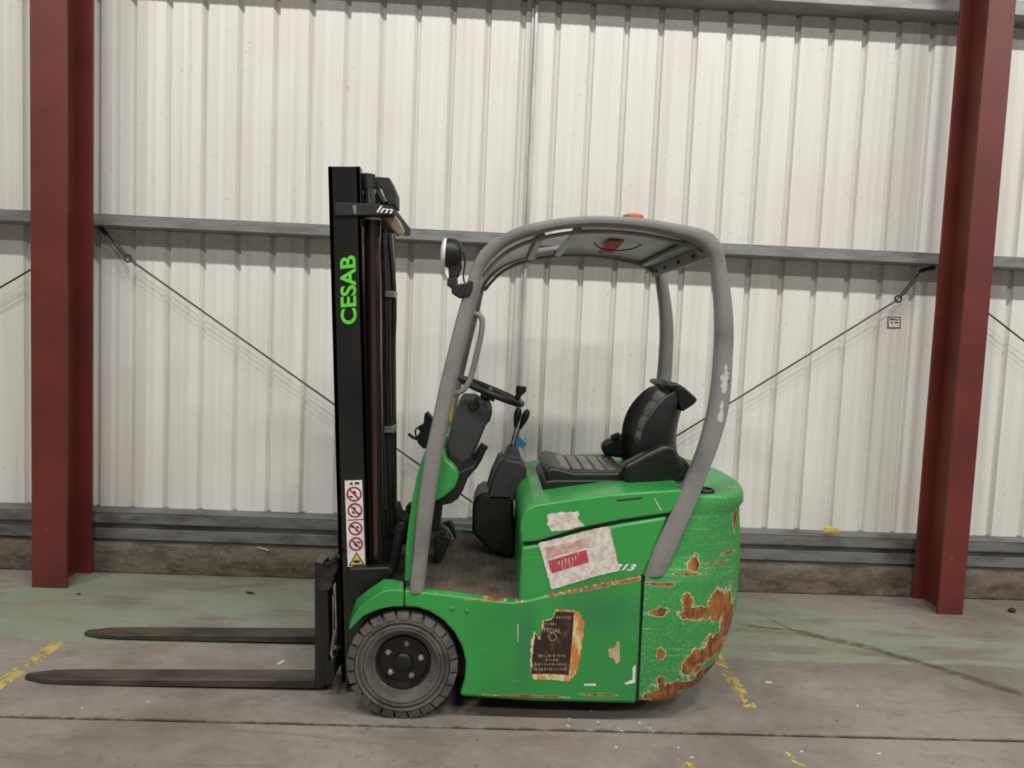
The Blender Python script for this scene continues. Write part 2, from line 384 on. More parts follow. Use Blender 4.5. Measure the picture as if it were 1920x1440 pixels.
def resample(pts, n):
    pts = [Vector(p) for p in pts]; L = [0]
    for a, b in zip(pts, pts[1:]): L.append(L[-1]+(b-a).length)
    out = []
    for i in range(n):
        t = L[-1]*i/(n-1); k = 0
        while k < len(L)-2 and L[k+1] < t: k += 1
        f_ = (t-L[k])/max(1e-9, L[k+1]-L[k]); out.append(pts[k].lerp(pts[k+1], f_))
    return out
def smooth(pts, it=2):
    pts = [Vector(p) for p in pts]
    for _ in range(it):
        q = [pts[0]]
        for a, b in zip(pts, pts[1:]): q += [a.lerp(b, 0.25), a.lerp(b, 0.75)]
        q.append(pts[-1]); pts = q
    return pts
def text(s_, quad, Y, mat, parent, name='lettering', shear=0.0, off=0.012, flat=0.0006):
    cu = bpy.data.curves.new('tmp', 'FONT'); cu.body = s_; cu.shear = shear; cu.offset = off; cu.extrude = 0
    to = bpy.data.objects.new('tmp', cu); COL.objects.link(to)
    bpy.context.view_layer.update()
    me = bpy.data.meshes.new_from_object(to.evaluated_get(bpy.context.evaluated_depsgraph_get()))
    bpy.data.objects.remove(to)
    xs = [v.co.x for v in me.vertices]; ys = [v.co.y for v in me.vertices]
    x0, x1, y0, y1 = min(xs), max(xs), min(ys), max(ys)
    bl, br, tr, tl = [P(u, v, Y) for u, v in quad]
    mb = MB(); vs = []
    for v in me.vertices:
        a = (v.co.x-x0)/(x1-x0); b = (v.co.y-y0)/(y1-y0)
        vs.append(bl.lerp(br, a).lerp(tl.lerp(tr, a), b))
    mb.add(vs, [list(p.vertices) for p in me.polygons])
    bpy.data.meshes.remove(me)
    return mb.build(name, mat, parent, flip=False)
def ragged(px, step=3.0, amp=1.6, seed=1, closed=True):
    r_ = random.Random(seed); out = []
    for (a, b), (c_, d) in zip(px, px[1:]+(px[:1] if closed else [])):
        m_ = max(1, int(math.hypot(c_-a, d-b)/step))
        for j in range(m_):
            t = j/m_; out.append((a+(c_-a)*t+r_.uniform(-amp, amp), b+(d-b)*t+r_.uniform(-amp, amp)))
    return out
def decal(px, Y, mat, parent, name, thick=0.0012):
    return MB().prism(XZ(px, Y), Y, Y+thick).build(name, mat, parent)

# ================================================================== the setting
# ---- floor
X0, X1 = -6.5, 6.5
floor = MB().box(X0, X1, -12.2, 5.2, -0.12, -0.03).build('floor', 'pit'); tag(floor, 'grey concrete warehouse floor with worn green walkway paint', kind='structure')
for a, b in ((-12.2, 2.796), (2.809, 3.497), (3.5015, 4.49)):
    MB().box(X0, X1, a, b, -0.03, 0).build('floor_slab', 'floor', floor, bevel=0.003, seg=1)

# ---- back wall: profiled sheets
WY = 4.66; PITCH_R = 0.2214; R0 = -0.088-0.0
wall = MB().box(X0, X1, WY+0.06, WY+0.14, 0.1, 5.2).build('wall_back', 'galv_dirty'); tag(wall, 'white profiled metal cladding of the warehouse wall', kind='structure')
def sheet(i0, i1, z0, z1, yo):
    prof = []
    for i in range(i0, i1):
        c = R0+i*PITCH_R
        prof += [(c-0.026, 0), (c-0.006, 0.034), (c+0.011, 0.034), (c+0.017, 0)]
        for k in (0.085, 0.136):
            prof += [(c+k-0.010, 0), (c+k-0.004, -0.0018), (c+k+0.004, -0.0018), (c+k+0.010, 0)]
    prof.append((R0+i1*PITCH_R-0.026, 0))
    mb = MB(); n_ = len(prof)
    vs = [(x, WY+yo+y, z0) for x, y in prof]+[(x, WY+yo+y, z1) for x, y in prof]
    mb.add(vs, [(i, i+1, n_+i+1, n_+i) for i in range(n_-1)])
    mb.build('wall_sheet', 'wall', wall, angle=20, flip=False)
for i in range(-28, 28, 4):
    sheet(i, i+4, 0.34, 2.22, 0.0); sheet(i, i+4, 2.20, 5.2, -0.004)

# ---- the opposite wall of the hall, behind the viewer
o = MB().box(-13, 13, -12.2, -12.0, 0, 8.8).build('wall_front', 'wall'); tag(o, 'pale cladding wall on the opposite side of the hall', kind='structure')

# ---- kerb and rails
def slab(name, mat, x0, x1, y0, y1, z0, z1, label, bevel=0.004, kind='structure'):
    o = MB().box(x0, x1, y0, y1, z0, z1).build(name, mat, bevel=bevel); tag(o, label, kind=kind); return o
mb = MB(); N = 130; rings = []
for i in range(N+1):
    x = X0+(X1-X0)*i/N; r_ = lambda s: (random.random()-0.5)*s
    rings.append([Vector((x, 4.497+r_(0.008), 0)), Vector((x, 4.495+r_(0.012), 0.09)), Vector((x, 4.50+r_(0.008), 0.165+r_(0.006))), Vector((x, 4.512+r_(0.006), 0.183+r_(0.005))), Vector((x, 4.8, 0.183)), Vector((x, 4.8, 0))])
mb.loft(rings); o = mb.build('baseboard_back', 'kerb'); tag(o, 'rough stained concrete kerb under the wall rails', kind='structure')
slab('trim_1', 'galv_dirty', X0, X1, 4.53, 4.545, 0.204, 0.274, 'lower galvanised rail just above the concrete kerb', 0.003)
slab('trim_2', 'galv_dirty', X0, X1, 4.548, 4.65, 0.17, 0.36, 'dirty galvanised infill set back between the two base rails', 0)
mb = MB(); mb.box(X0, X1, 4.515, 4.519, 0.314, 0.380); mb.box(X0, X1, 4.515, 4.70, 0.378, 0.382); mb.box(X0, X1, 4.515, 4.535, 0.312, 0.316)
tag(mb.build('trim_3', 'galv_dirty'), 'upper galvanised base rail under the white cladding', kind='structure')
def girt(name, z0, z1, label):
    mb = MB(); mb.box(X0, X1, 4.478, 4.482, z0, z1); mb.box(X0, X1, 4.478, 4.70, z0-0.003, z0+0.001); mb.box(X0, X1, 4.478, 4.498, z1-0.003, z1+0.001)
    return tag(mb.build(name, 'galv', bevel=0.0008), label, kind='structure')
girt('trim_4', 2.181, 2.243, 'galvanised girt running mid height across the cladding')
girt('trim_5', 3.740, 3.822, 'galvanised girt running across the top of the cladding')

# ---- steel columns (I sections)
def column(x0, x1, y0, y1, tf, tw, label):
    xc = (x0+x1)/2; e = empty('steel_column', (xc, (y0+y1)/2, 0))
    MB().box(x0, x1, y0, y0+tf, 0, 5.2).build('front_flange', 'red', e, bevel=0.002)
    MB().box(x0, x1, y1-tf, y1, 0, 5.2).build('rear_flange', 'red', e, bevel=0.002)
    MB().box(xc-tw/2, xc+tw/2, y0+tf, y1-tf, 0, 5.2).build('web', 'red', e)
    return tag(e, label, kind='structure')
column(-2.655, -2.452, 4.195, 4.475, 0.016, 0.010, 'wide red oxide steel column beside the fork tips, scuffed on its face')
column(2.832, 2.992, 4.200, 4.475, 0.014, 0.009, 'narrower red oxide steel column near the small wall notice')

# ---- vertical sag rod and diagonal ties
x = 0.205
mb = MB(); mb.box(x-0.022, x-0.010, 4.63, 4.645, 0.39, 5.1); mb.tube([(x+0.004, 4.615, 0.39), (x+0.004, 4.615, 5.1)], 0.011, 8)
tag(mb.build('vertical_tie', 'galvlight'), 'thin vertical galvanised tie up the middle of the cladding', 'tie rod')
def tie(pts, label, turn=None, cleat=None):
    e = empty('bracing_rod', (pts[0].x, pts[0].y, min(p.z for p in pts)))
    MB().tube(pts, 0.0055, 8).build('rod', 'rodsteel', e)
    if turn:
        a, b = turn
        mb = MB(); d = (b-a).normalized(); mb.tube([a, a.lerp(b, 0.3), a.lerp(b, 0.7), b], [0.009, 0.012, 0.012, 0.009], 8); mb.build('turnbuckle', 'rodsteel', e)
        nrm = Vector((0, 1, 0)); s_ = d.cross(nrm); c = b+d*0.02
        mb = MB(); mb.tube([c+(d*math.cos(t)+s_*math.sin(t))*0.021 for t in [2*math.pi*k/16 for k in range(16)]], 0.006, 6, True); mb.build('eye_ring', 'rodsteel', e)
    if cleat:
        mb = MB(); mb.tube(cleat, 0.014, 6); mb.build('cleat', 'rodsteel', e)
    return tag(e, label, 'tie rod')
YT = 4.57
end = P(968, 1000, YT)
tie([P(192, 430, YT), P(245, 488, YT), end], 'thin diagonal tie rod running down from the wide red column behind the mast', (P(212, 452, YT), P(236, 480, YT)), [P(182, 420, YT), P(200, 440, YT)])
tie([P(1728, 506, YT), P(1680, 564, YT), end+Vector((0.02, 0.012, 0))], 'thin diagonal tie rod from the narrower red column down behind the seat', (P(1714, 526, YT), P(1688, 556, YT)), [P(1752, 502, YT), P(1725, 508, YT)])
tie([Vector((-5.26, YT, 0.38)), P(62, 503, YT), P(90, 486, YT)], 'thin diagonal tie rod in the bay beyond the wide red column')
tie([P(1825, 566, YT), P(1850, 585, YT), Vector((5.5, YT, 0.38))], 'thin diagonal tie rod in the bay beyond the narrower red column')

# ---- small notice on the wall
sg = empty('wall_notice', P(1677, 615, WY-0.006))
Yn = WY-0.006
decal([(1665, 594), (1688, 594), (1688, 615), (1664, 615)], Yn, 'white', sg, 'board', 0.002)
for q in ([(1665, 594), (1688, 594), (1688, 595.5), (1665, 595.5)], [(1664, 613.5), (1688, 613.5), (1688, 615), (1664, 615)], [(1664.5, 594), (1666, 594), (1666, 615), (1664, 615)], [(1687, 594), (1688.5, 594), (1688.5, 615), (1687, 615)]):
    decal(q, Yn-0.001, 'stred', sg, 'border')
for q in ([(1669, 597.5), (1684, 599), (1684, 600.5), (1669, 600)], [(1670, 604.5), (1675, 604.5), (1675, 606), (1670, 606)], [(1678, 604), (1685, 604), (1685, 606), (1678, 606)]):
    decal(q, Yn-0.001, 'ink', sg, 'printed_line')
tag(sg, 'tiny white notice with red border on the cladding', 'sign')
e = MB().pprism([(1546, 997), (1550, 991), (1562, 989), (1572, 991), (1576, 997)], 4.50, 4.50, 4.53).build('foam_blob', 'styellow'); tag(e, 'small yellow foam lump on the upper base rail', 'foam')

# ---- floor markings
def strip(a, b, w0, w1, mat, label, ext=0):
    a = G(*a); b = G(*b); d = (b-a).normalized(); nn = Vector((-d.y, d.x, 0))
    mb = MB(); mb.add([a-nn*w0+Vector((0, 0, h)) for h in (0.0002, 0.0012)]+[a+nn*w0+Vector((0, 0, h)) for h in (0.0002, 0.0012)]+[b-nn*w1+Vector((0, 0, h)) for h in (0.0002, 0.0012)]+[b+nn*w1+Vector((0, 0, h)) for h in (0.0002, 0.0012)],
                      [(0, 1, 3, 2), (4, 6, 7, 5), (0, 4, 5, 1), (2, 3, 7, 6), (1, 5, 7, 3), (0, 2, 6, 4)])
    return tag(mb.build('floor_line', mat), label, 'floor marking')
strip((113, 1203), (-60, 1325), 0.034, 0.036, 'yellow', 'worn yellow painted line on the floor by the fork tips')
strip((1336, 1220), (1407, 1327), 0.032, 0.030, 'yellow', 'worn yellow painted line on the floor behind the counterweight')
strip((1264, 1398), (1306, 1460), 0.02, 0.03, 'yellow_faint', 'faint broken yellow line beyond the long floor joint')
strip((1440, 1380), (1505, 1440), 0.016, 0.018, 'yellow_faint', 'faint yellow scrape in line with the counterweight floor line')

# ---- litter
def scrap(u, v, du, dv, th, mat='flake', name='paint_flake', z=0.0):
    c = G(u, v); sx = du*0.72*c.y/F; sy = dv*0.72*c.y/F*2.2; mb = MB()
    k = 6; vs = []
    for h in (0.0005, 0.003):
        for i in range(k):
            t = 2*math.pi*i/k; rr = 1+0.35*math.sin(i*2.3+u)
            px_, py_ = sx*rr*math.cos(t), sy*rr*math.sin(t)
            vs.append((c.x+px_*math.cos(th)-py_*math.sin(th), c.y+px_*math.sin(th)+py_*math.cos(th), z+h*(1+0.5*math.cos(t))))
    mb.add(vs, [list(range(k))[::-1], list(range(k, 2*k))]+[(i, (i+1) % k, k+(i+1) % k, k+i) for i in range(k)])
    return mb.build(name, mat)
for (u, v, a, b, t) in ((1065, 1362, 9, 1.6, -0.9), (1121, 1354, 3, 2, 0), (1144, 1361, 4, 1.3, -1), (1160, 1366, 3, 1.2, 0), (1165, 1371, 5, 1.3, -0.9), (1199, 1356, 6, 1.3, 0.8), (1219, 1366, 3, 1.6, 0), (1155, 1402, 4, 1.6, 0.9), (1108, 1333, 4, 1.2, 1.0), (1067, 1348, 5, 1, -0.4), (1272, 1403, 3, 1.8, 0), (1297, 1421, 6, 1.2, 0.3)):
    lb = {1065: 'long white sliver on the floor joint in front of the scratched plate', 1108: 'white flake lying in the shadow under the side skirt', 1155: 'lone white flake beyond the floor joint before the counterweight', 1297: 'thin white sliver on the faint yellow line', 1272: 'white crumb beside the faint yellow line', 1199: 'thin slanted white splinter below the counterweight seam'}.get(u, 'small white flake on the floor between the side skirt and the joint')
    tag(scrap(u, v, a, b, t), lb, 'flake', 'white flakes beside the truck')
for (u, v, a, b) in ((1441, 1280, 8, 3), (1608, 1324, 4, 2), (1503, 1410, 4, 2), (1648, 1414, 6, 1.5)):
    tag(scrap(u, v, a, b, 0.2), 'small pale fleck on the floor between the truck and narrower column', 'flake', 'pale flecks by the narrower column')
for (u, v, a, b) in ((154, 1328, 4, 2), (277, 1316, 5, 1.3)):
    tag(scrap(u, v, a, b, 0.1), 'small white fleck on the floor in front of the forks', 'flake', 'white flecks in front of the forks')
o = scrap(527, 1243, 14, 3.6, 0.6); tag(o, 'white crumpled scrap lying between the two forks', 'scrap')
tag(scrap(468, 1112, 15, 3, -0.25, 'chip', 'dark_scrap'), 'dark flat scrap on the green floor beside the wall kerb', 'debris')
tag(scrap(147, 1114, 6, 2, 0, 'chip', 'dark_scrap'), 'small dark scrap at the foot of the wide red column', 'debris')
mb = MB(); c = G(1897, 1148); mb.ball(c+Vector((0, 0, 0.014)), (0.022, 0.02, 0.014)); mb.ball(c+Vector((0.016, 0.01, 0.012)), (0.015, 0.02, 0.012))
tag(mb.build('dark_lump', 'chip'), 'small black lump on the floor beyond the narrower red column', 'debris')
o = MB().pprism([(482, 1026), (484, 1025), (505, 1031.5), (503, 1033.5)], 4.487, 4.487, 4.4905).build('wall_splinter', 'flake'); tag(o, 'white splinter stuck on the kerb near the mast', 'scrap')

# ================================================================== the forklift
ROOT = Vector((0, 3.35, 0)); YC = 3.35
FL = empty('forklift', ROOT)
tag(FL, 'rust scarred green electric forklift with grey overhead guard and black mast', 'forklift')
YS, YH = 2.838, 2.854
def mirY(y): return 2*YC-y

# --- chassis
mb = MB(); mb.box(-0.60, 0.70, 3.06, 3.64, 0.09, 0.50); mb.box(0.0, 0.75, 2.90, 3.80, 0.115, 0.50); mb.box(0.66, 0.80, 2.98, 3.72, 0.11, 0.95); mb.box(0.19, 0.72, 2.90, 3.80, 0.50, 0.86)
mb.build('chassis', 'blackmatt', FL)

# --- side skirts with wheel arch
arch = [(862, 1304), (871, 1275), (873, 1241), (866, 1213), (851, 1186), (831, 1164), (806, 1148), (782, 1140), (758, 1138)]
sill_px = [(758, 1107), (800, 1111), (870, 1119), (925, 1126), (960, 1130), (985, 1127), (1040, 1114), (1120, 1097), (1203, 1080), (1203, 1100), (1198, 1220), (1193, 1317), (1100, 1316), (1000, 1312), (900, 1307)]+arch
sp_xz = XZ(sill_px, YS)
for y0, y1 in ((YS, YS+0.05), (mirY(YS+0.05), mirY(YS))):
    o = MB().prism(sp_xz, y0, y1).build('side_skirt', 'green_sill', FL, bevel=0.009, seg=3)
for y0, y1 in ((YS+0.012, YS+0.05),):
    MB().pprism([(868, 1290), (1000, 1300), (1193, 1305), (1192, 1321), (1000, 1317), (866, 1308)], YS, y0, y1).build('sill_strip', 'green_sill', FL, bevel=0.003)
for u, v in ((848, 1141), (876, 1145)):
    p = P(u, v, YS); MB().lathe((p.x, YS, p.z), [(0.009, 0.002), (0.009, -0.003), (0.005, -0.006)], n=12).build('rivet', 'green', FL)

# --- front fenders
cre = [(655, 1177), (660, 1160), (674, 1139), (697, 1122), (718, 1109), (735, 1106), (757, 1107)]
arc = [(656, 1181), (663, 1174), (681, 1156), (700, 1147), (720, 1141), (738, 1138), (757, 1138)]
top = [(654, 1174), (657, 1158), (669, 1122), (692, 1104), (720, 1085), (738, 1086), (757, 1090)]
def fender(m):
    f_ = (lambda p: Vector((p.x, mirY(p.y), p.z))) if m else (lambda p: p)
    A = [f_(P(u, v, YS+0.003)) for u, v in arc]; B = [f_(P(u, v, YS+0.001)) for u, v in cre]
    Tp = [f_(P(u, v, YS+0.115)) for u, v in top]
    D = [f_(Vector((P(u, v, YS).x, YS+0.115, P(u, v, YS).z-0.0))) for u, v in arc]
    mb = MB(); mb.loft([[A[i], B[i], Tp[i], D[i]] for i in range(len(A))])
    mb.build('fender', 'green', FL, bevel=0.006, seg=3, angle=30)
fender(False); fender(True)

# --- wheels
wc = P(753.5, 1251, YS+0.008); WR = 0.229
def wheel(x, yface, dirn, R, name='front_wheel', nl=24, wid=0.17):
    s = dirn
    e = empty(name, (0, 0, 0)); e.parent = FL; e.location = Vector((x, yface, R))-ROOT; ORG[e.name] = Vector((x, yface, R))
    c = (x, yface, R); k = R/0.229
    ax = (0, s, 0)
    prof = [(0.108, 0.070), (0.112, 0.050), (0.120, 0.038), (0.134, 0.022), (0.144, 0.009), (0.149, 0.004), (0.156, 0.002), (0.160, 0.008), (0.164, 0.002), (0.171, 0.002), (0.175, 0.011), (0.181, 0.011), (0.185, 0.001), (0.192, 0.001), (0.196, 0.012), (0.214, 0.020), (0.217, 0.03),
            (0.217, wid-0.03), (0.19, wid-0.004), (0.13, wid), (0.112, wid-0.03)]
    mb = MB(); mb.lathe(c, [(r*k, h) for r, h in prof], ax, 72)
    # tread lugs
    for i in range(nl):
        a = 2*math.pi*i/nl; da = 2*math.pi/nl*0.40
        for side in (0, 1):
            vs = []
            sk = 0.10 if side else 0.0
            for r, h0, h1 in ((0.198, 0.002, 0.075), (0.2295, 0.012, 0.08)):
                for h in (h0, h1):
                    for t in (-da, da):
                        hh = h if side == 0 else wid-h
                        tt = a+t+(0.09*(h/0.08)) + (math.pi/nl if side else 0)
                        vs.append((x+r*k*math.cos(tt), yface+s*hh, R+r*k*math.sin(tt)))
            mb.add(vs, [(0, 1, 3, 2), (4, 6, 7, 5), (0, 4, 5, 1), (2, 3, 7, 6), (0, 2, 6, 4), (1, 5, 7, 3)])
    mb.build('tyre', 'tyre', e, angle=30)
    mb = MB(); mb.lathe(c, [(r*k, h) for r, h in [(0.110, 0.060), (0.1135, 0.046), (0.110, 0.036), (0.105, 0.036), (0.101, 0.046), (0.098, 0.070), (0.092, 0.078), (0.060, 0.074), (0.052, 0.060), (0.040, 0.056), (0.037, 0.036), (0.030, 0.030), (0.012, 0.029)]]+[(0.004, 0.029)], ax, 48)
    mb.build('rim', 'rim', e)
    for i in range(5):
        a = 2*math.pi*i/5+1.42
        p = (x+0.074*k*math.cos(a), yface+s*0.068, R+0.074*k*math.sin(a))
        MB().lathe(p, [(0.016, 0.008), (0.016, -0.006), (0.012, -0.018), (0.007, -0.022)], ax, 6).build('lug_nut', 'nut', e)
wheel(wc.x, YS+0.008, 1, WR); wheel(wc.x, mirY(YS+0.008), -1, WR)
wheel(0.86, YC-0.075, 1, 0.19, 'rear_wheel', wid=0.15)

# --- hood: lower body, lid and black gap
body_px = [(972, 1131), (975, 1080), (978, 1026), (1008, 1022), (1090, 998), (1170, 982), (1252, 969), (1240, 1000), (1208, 1082), (1120, 1101), (1040, 1118), (985, 1131)]
MB().prism(XZ(body_px, YH), YH, mirY(YH)).build('hood_body', 'green', FL, bevel=0.012, seg=3)
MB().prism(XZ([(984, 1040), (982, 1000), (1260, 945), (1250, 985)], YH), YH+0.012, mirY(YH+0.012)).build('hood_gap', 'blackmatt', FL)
lid_px = [(977, 1018), (975, 985), (979, 966), (990, 953), (1004, 947), (1062, 938), (1144, 927), (1215, 922), (1285, 918), (1290, 921), (1258, 963), (1170, 975), (1090, 991), (1050, 1003), (1008, 1016)]
lid = MB().prism(XZ(lid_px, YH), YH, mirY(YH)).build('hood_lid', 'green', FL, bevel=0.016, seg=4)

# --- counterweight loft
def cw_ring(z, xs, xr, wd, n=26, ex=2.35):
    xk = xs+0.22*(xr-xs); pts = [Vector((xs, YC-wd, z))]
    for i in range(n+1):
        t = math.pi*i/n; c_, s_ = math.cos(t), math.sin(t)
        y = YC-wd*(1 if c_ >= 0 else -1)*abs(c_)**(2/ex); x_ = xk+(xr-xk)*abs(s_)**(2/ex)
        pts.append(Vector((x_, y, z)))
    pts.append(Vector((xs, YC+wd, z))); return pts
def xr_for(z, xs, wd, ut):
    lo, hi = xs+0.02, 1.6
    for _ in range(40):
        m = (lo+hi)/2
        if max(proj(p)[0] for p in cw_ring(z, xs, m, wd)) < ut: lo = m
        else: hi = m
    return lo
lev = [  # silhouette pixel, depth of the tangent point, half width
    (1383, 908, 3.1, 0.484), (1391, 911, 3.1, 0.493), (1394, 918, 3.1, 0.4965), (1394, 932, 3.1, 0.4965), (1388, 939, 3.1, 0.493), (1386.5, 946, 3.1, 0.492), (1386.5, 960, 3.1, 0.493), (1388, 1012, 3.1, 0.495), (1387, 1040, 3.1, 0.497), (1387, 1050, 3.1, 0.510), (1386, 1061, 3.1, 0.511), (1381, 1132, 3.1, 0.512), (1367, 1186, 3.06, 0.512), (1346, 1240, 3.0, 0.511), (1322, 1275, 2.95, 0.508), (1300, 1298, 2.90, 0.504), (1284, 1313, 2.86, 0.498)]
seamx = [(905, 1302), (960, 1280), (1075, 1226), (1083, 1209), (1317, 1197)]
rings = []
for u, v, yt, wd in lev:
    z = P(u, v, yt).z
    vn = proj((0.8, YC-wd, z))[1]
    for (va, ua), (vb, ub) in zip(seamx, seamx[1:]):
        if vn <= vb or (vb == 1317): break
    us = ua+(ub-ua)*max(0, min(1, (vn-va)/(vb-va)))
    xs = P(us, vn, YC-wd).x
    rings.append(cw_ring(z, xs, xr_for(z, xs, wd, u), wd))
mb = MB(); mb.loft(rings); cw = mb.build('counterweight', 'green_rust', FL, angle=50)
# raised black ring standing in for the shaded hole round the rear post
p = P(1310, 903, 2.93); MB().lathe((p.x+0.02, 2.92, rings[0][0].z+0.001), [(0.046, -0.004), (0.046, 0.006), (0.042, 0.012), (0.034, 0.013), (0.030, 0.006)], (0, 0, 1), 24).build('post_shade_ring', 'rubberhose', FL)
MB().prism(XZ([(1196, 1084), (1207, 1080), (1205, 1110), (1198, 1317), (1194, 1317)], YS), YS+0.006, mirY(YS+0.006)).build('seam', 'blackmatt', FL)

# --- floor plate with tread ribs
fp = [(-0.31, 0.545), (0.168, 0.509), (0.168, 0.47), (-0.31, 0.47)]
FP = MB().prism(fp, YS+0.03, mirY(YS+0.03)).build('floor_plate', 'mat', FL, bevel=0.004)
for i in range(11):
    x = -0.20+i*0.033; z = 0.545-(x+0.31)*0.0753
    MB().box(x-0.008, x+0.008, YS+0.09, 3.62, z-0.004, z+0.0035).build('tread_rib', 'mat', FP, bevel=0.002, seg=1)

# --- overhead guard
outer = [(768, 1106), (789, 935), (789, 864), (807.5, 806), (828, 710), (855, 602), (867, 560), (890, 489.5), (910.6, 462), (936, 443.5), (972.5, 427.5), (1000, 419.5), (1042.6, 412), (1097, 406.6), (1151, 407.5), (1205, 411), (1259, 420), (1308, 429.6), (1335, 441), (1351, 461), (1357.5, 492), (1368, 560), (1372, 614), (1370.5, 668), (1365, 749), (1350, 815.5), (1323, 889), (1301, 947), (1285, 982), (1266, 1026), (1243, 1075)]
outer[1] = (783, 960); outer[2] = (795, 864)
inner = [(795, 1107), (810.5, 978), (826, 870), (838, 800), (862, 692), (884, 602), (895, 556), (906, 510), (924, 484), (949.6, 462), (974, 450), (1002, 441), (1044, 431), (1097, 425.5), (1152, 426), (1203, 431), (1250, 440), (1292, 452), (1315, 463), (1327, 478), (1332, 500), (1339, 560), (1341, 614), (1339, 668), (1331, 749), (1312, 829), (1290, 886), (1268, 935), (1247, 980), (1225, 1026), (1206, 1077)]
GY = 2.87
def guard_rings(y0, y1, sh=0.0):
    O = [P(u, v, GY) for u, v in outer]; I = [P(u, v, GY) for u, v in inner]
    # common refinement by index
    Oq, Iq = [], []
    for k in range(len(O)-1):
        m_ = max(1, int((O[k+1]-O[k]).length/0.03))
        for j in range(m_):
            Oq.append(catm(O, k, j/m_)); Iq.append(catm(I, k, j/m_))
    Oq.append(O[-1]); Iq.append(I[-1])
    ym, yh = (y0+y1)/2, (y1-y0)/2; R_ = []
    for a, b in zip(Oq, Iq):
        c_ = (a+b)/2; h = (a-b)/2; ring = []
        for s_, t_ in ((1, -0.55), (0.8, -0.9), (0.35, -1), (-0.1, -0.98), (-0.5, -0.9), (-0.8, -0.7), (-1, -0.35), (-1, 0.6), (-0.75, 1), (0.75, 1), (1, 0.6)):
            q = c_+h*s_; ring.append(Vector((q.x, ym+yh*t_, q.z)))
        R_.append(ring)
    return R_
def catm(L, k, t):
    p0 = L[max(k-1, 0)]; p1 = L[k]; p2 = L[k+1]; p3 = L[min(k+2, len(L)-1)]
    return 0.5*((2*p1)+(p2-p0)*t+(2*p0-5*p1+4*p2-p3)*t*t+(3*p1-p0-3*p2+p3)*t**3)
for y0, y1, mt in ((2.832, 2.898, 'guard_scraped'), (3.775, 3.84, 'guard')):
    mb = MB(); mb.loft(guard_rings(y0, y1)); mb.build('guard_frame', mt, FL, angle=28)
# trim lip along the inside of the roof rail
lip = [(905, 520), (926, 493), (952, 471), (977, 458), (1004, 449), (1046, 439), (1097, 433.5), (1152, 434), (1203, 439), (1250, 448), (1290, 459), (1311, 470), (1321, 484)]
lipw = smooth([P(u, v, 2.90) for u, v in lip], 1)
for yy_ in (2.905, 3.77):
    MB().tube([(p.x, yy_, p.z) for p in lipw], 0.008, 8).build('rail_trim', 'guard', FL)
# roof sheets
top_c = [((a[0]+b[0])/2, (a[1]+b[1])/2) for a, b in zip(outer, inner)]
rl = smooth([P(u, v+4, GY) for u, v in top_c[6:20]], 2)
def roof(xa, xb, name, mat, ya=2.90, yb=3.775, dz=0.0, par=FL):
    sec = [p for p in rl if xa <= p.x <= xb]
    pts = [(p.x, p.z+dz) for p in sec]+[(p.x, p.z+dz-0.006) for p in sec[::-1]]
    return MB().prism(pts, ya, yb).build(name, mat, par, angle=50)
xa0 = rl[0].x
roof(xa0+0.02, 0.20, 'front_roof_sheet', 'roofclear')
rs = roof(0.33, 0.90, 'rear_roof_sheet', 'roofgrey')
roof(0.20, 0.33, 'roof_side_strip', 'roofgrey', 3.66, 3.775)
def zr(x): return min(rl, key=lambda p: abs(p.x-x)).z
for x, wd in ((0.19, 0.03), (0.335, 0.035), (0.80, 0.04)):
    z = zr(x)-0.008; MB().box(x-wd/2, x+wd/2, 2.895, 3.78, z-0.022, z).build('roof_crossbar', 'guard', FL, bevel=0.004)
z = zr(0.86); xb = P(1318, 470, 2.9).x
o = MB().box(xb-0.006, xb+0.004, 2.89, 3.785, P(1318, 478, 2.9).z-0.02, P(1318, 470, 2.9).z+0.03).build('rear_crossbar', 'guard', FL, bevel=0.002)
for y in (3.0, 3.25, 3.5, 3.68): MB().lathe((xb-0.007, y, P(1318, 476, 2.9).z), [(0.008, 0.001), (0.008, -0.006), (0.004, -0.008)], (1, 0, 0), 8).build('bolt', 'blackmatt', o)
# document pocket and wire hanging under the roof
pt = P(1158, 448, 3.2); zt = zr(pt.x)-0.012
d_ = MB().add([(pt.x-0.035, 3.22, zt), (pt.x+0.035, 3.22, zt), (pt.x+0.03, 3.52, zt-0.02), (pt.x-0.04, 3.52, zt-0.02), (pt.x-0.035, 3.22, zt-0.003), (pt.x+0.035, 3.22, zt-0.003), (pt.x+0.03, 3.52, zt-0.023), (pt.x-0.04, 3.52, zt-0.023)],
              [(0, 1, 2, 3), (7, 6, 5, 4), (0, 4, 5, 1), (1, 5, 6, 2), (2, 6, 7, 3), (3, 7, 4, 0)]).build('roof_sticker', 'redprint', FL)
MB().tube(smooth([(pt.x-0.09, 3.30, zt-0.004), (pt.x-0.06, 3.34, zt-0.024), (pt.x+0.02, 3.36, zt-0.03), (pt.x+0.10, 3.34, zt-0.02), (pt.x+0.13, 3.27, zt-0.003)], 2), 0.003, 6).build('roof_wire', 'rubberhose', FL)
# beacon
p = P(1187, 411, 3.05)
MB().lathe((p.x, 3.05, p.z-0.012), [(0.044, 0.0), (0.046, 0.012), (0.044, 0.026), (0.036, 0.031), (0.01, 0.033)], (0, 0, 1), 28).build('beacon', 'amber', FL)
# grab handle
gh = smooth([P(u, v, 2.885) for u, v in ((884, 590), (893, 588), (903, 594), (905, 608), (900, 640), (885, 700), (880, 716), (868, 733), (852, 738))], 2)
MB().tube(gh, 0.0115, 10).build('grab_handle', 'guard', FL)

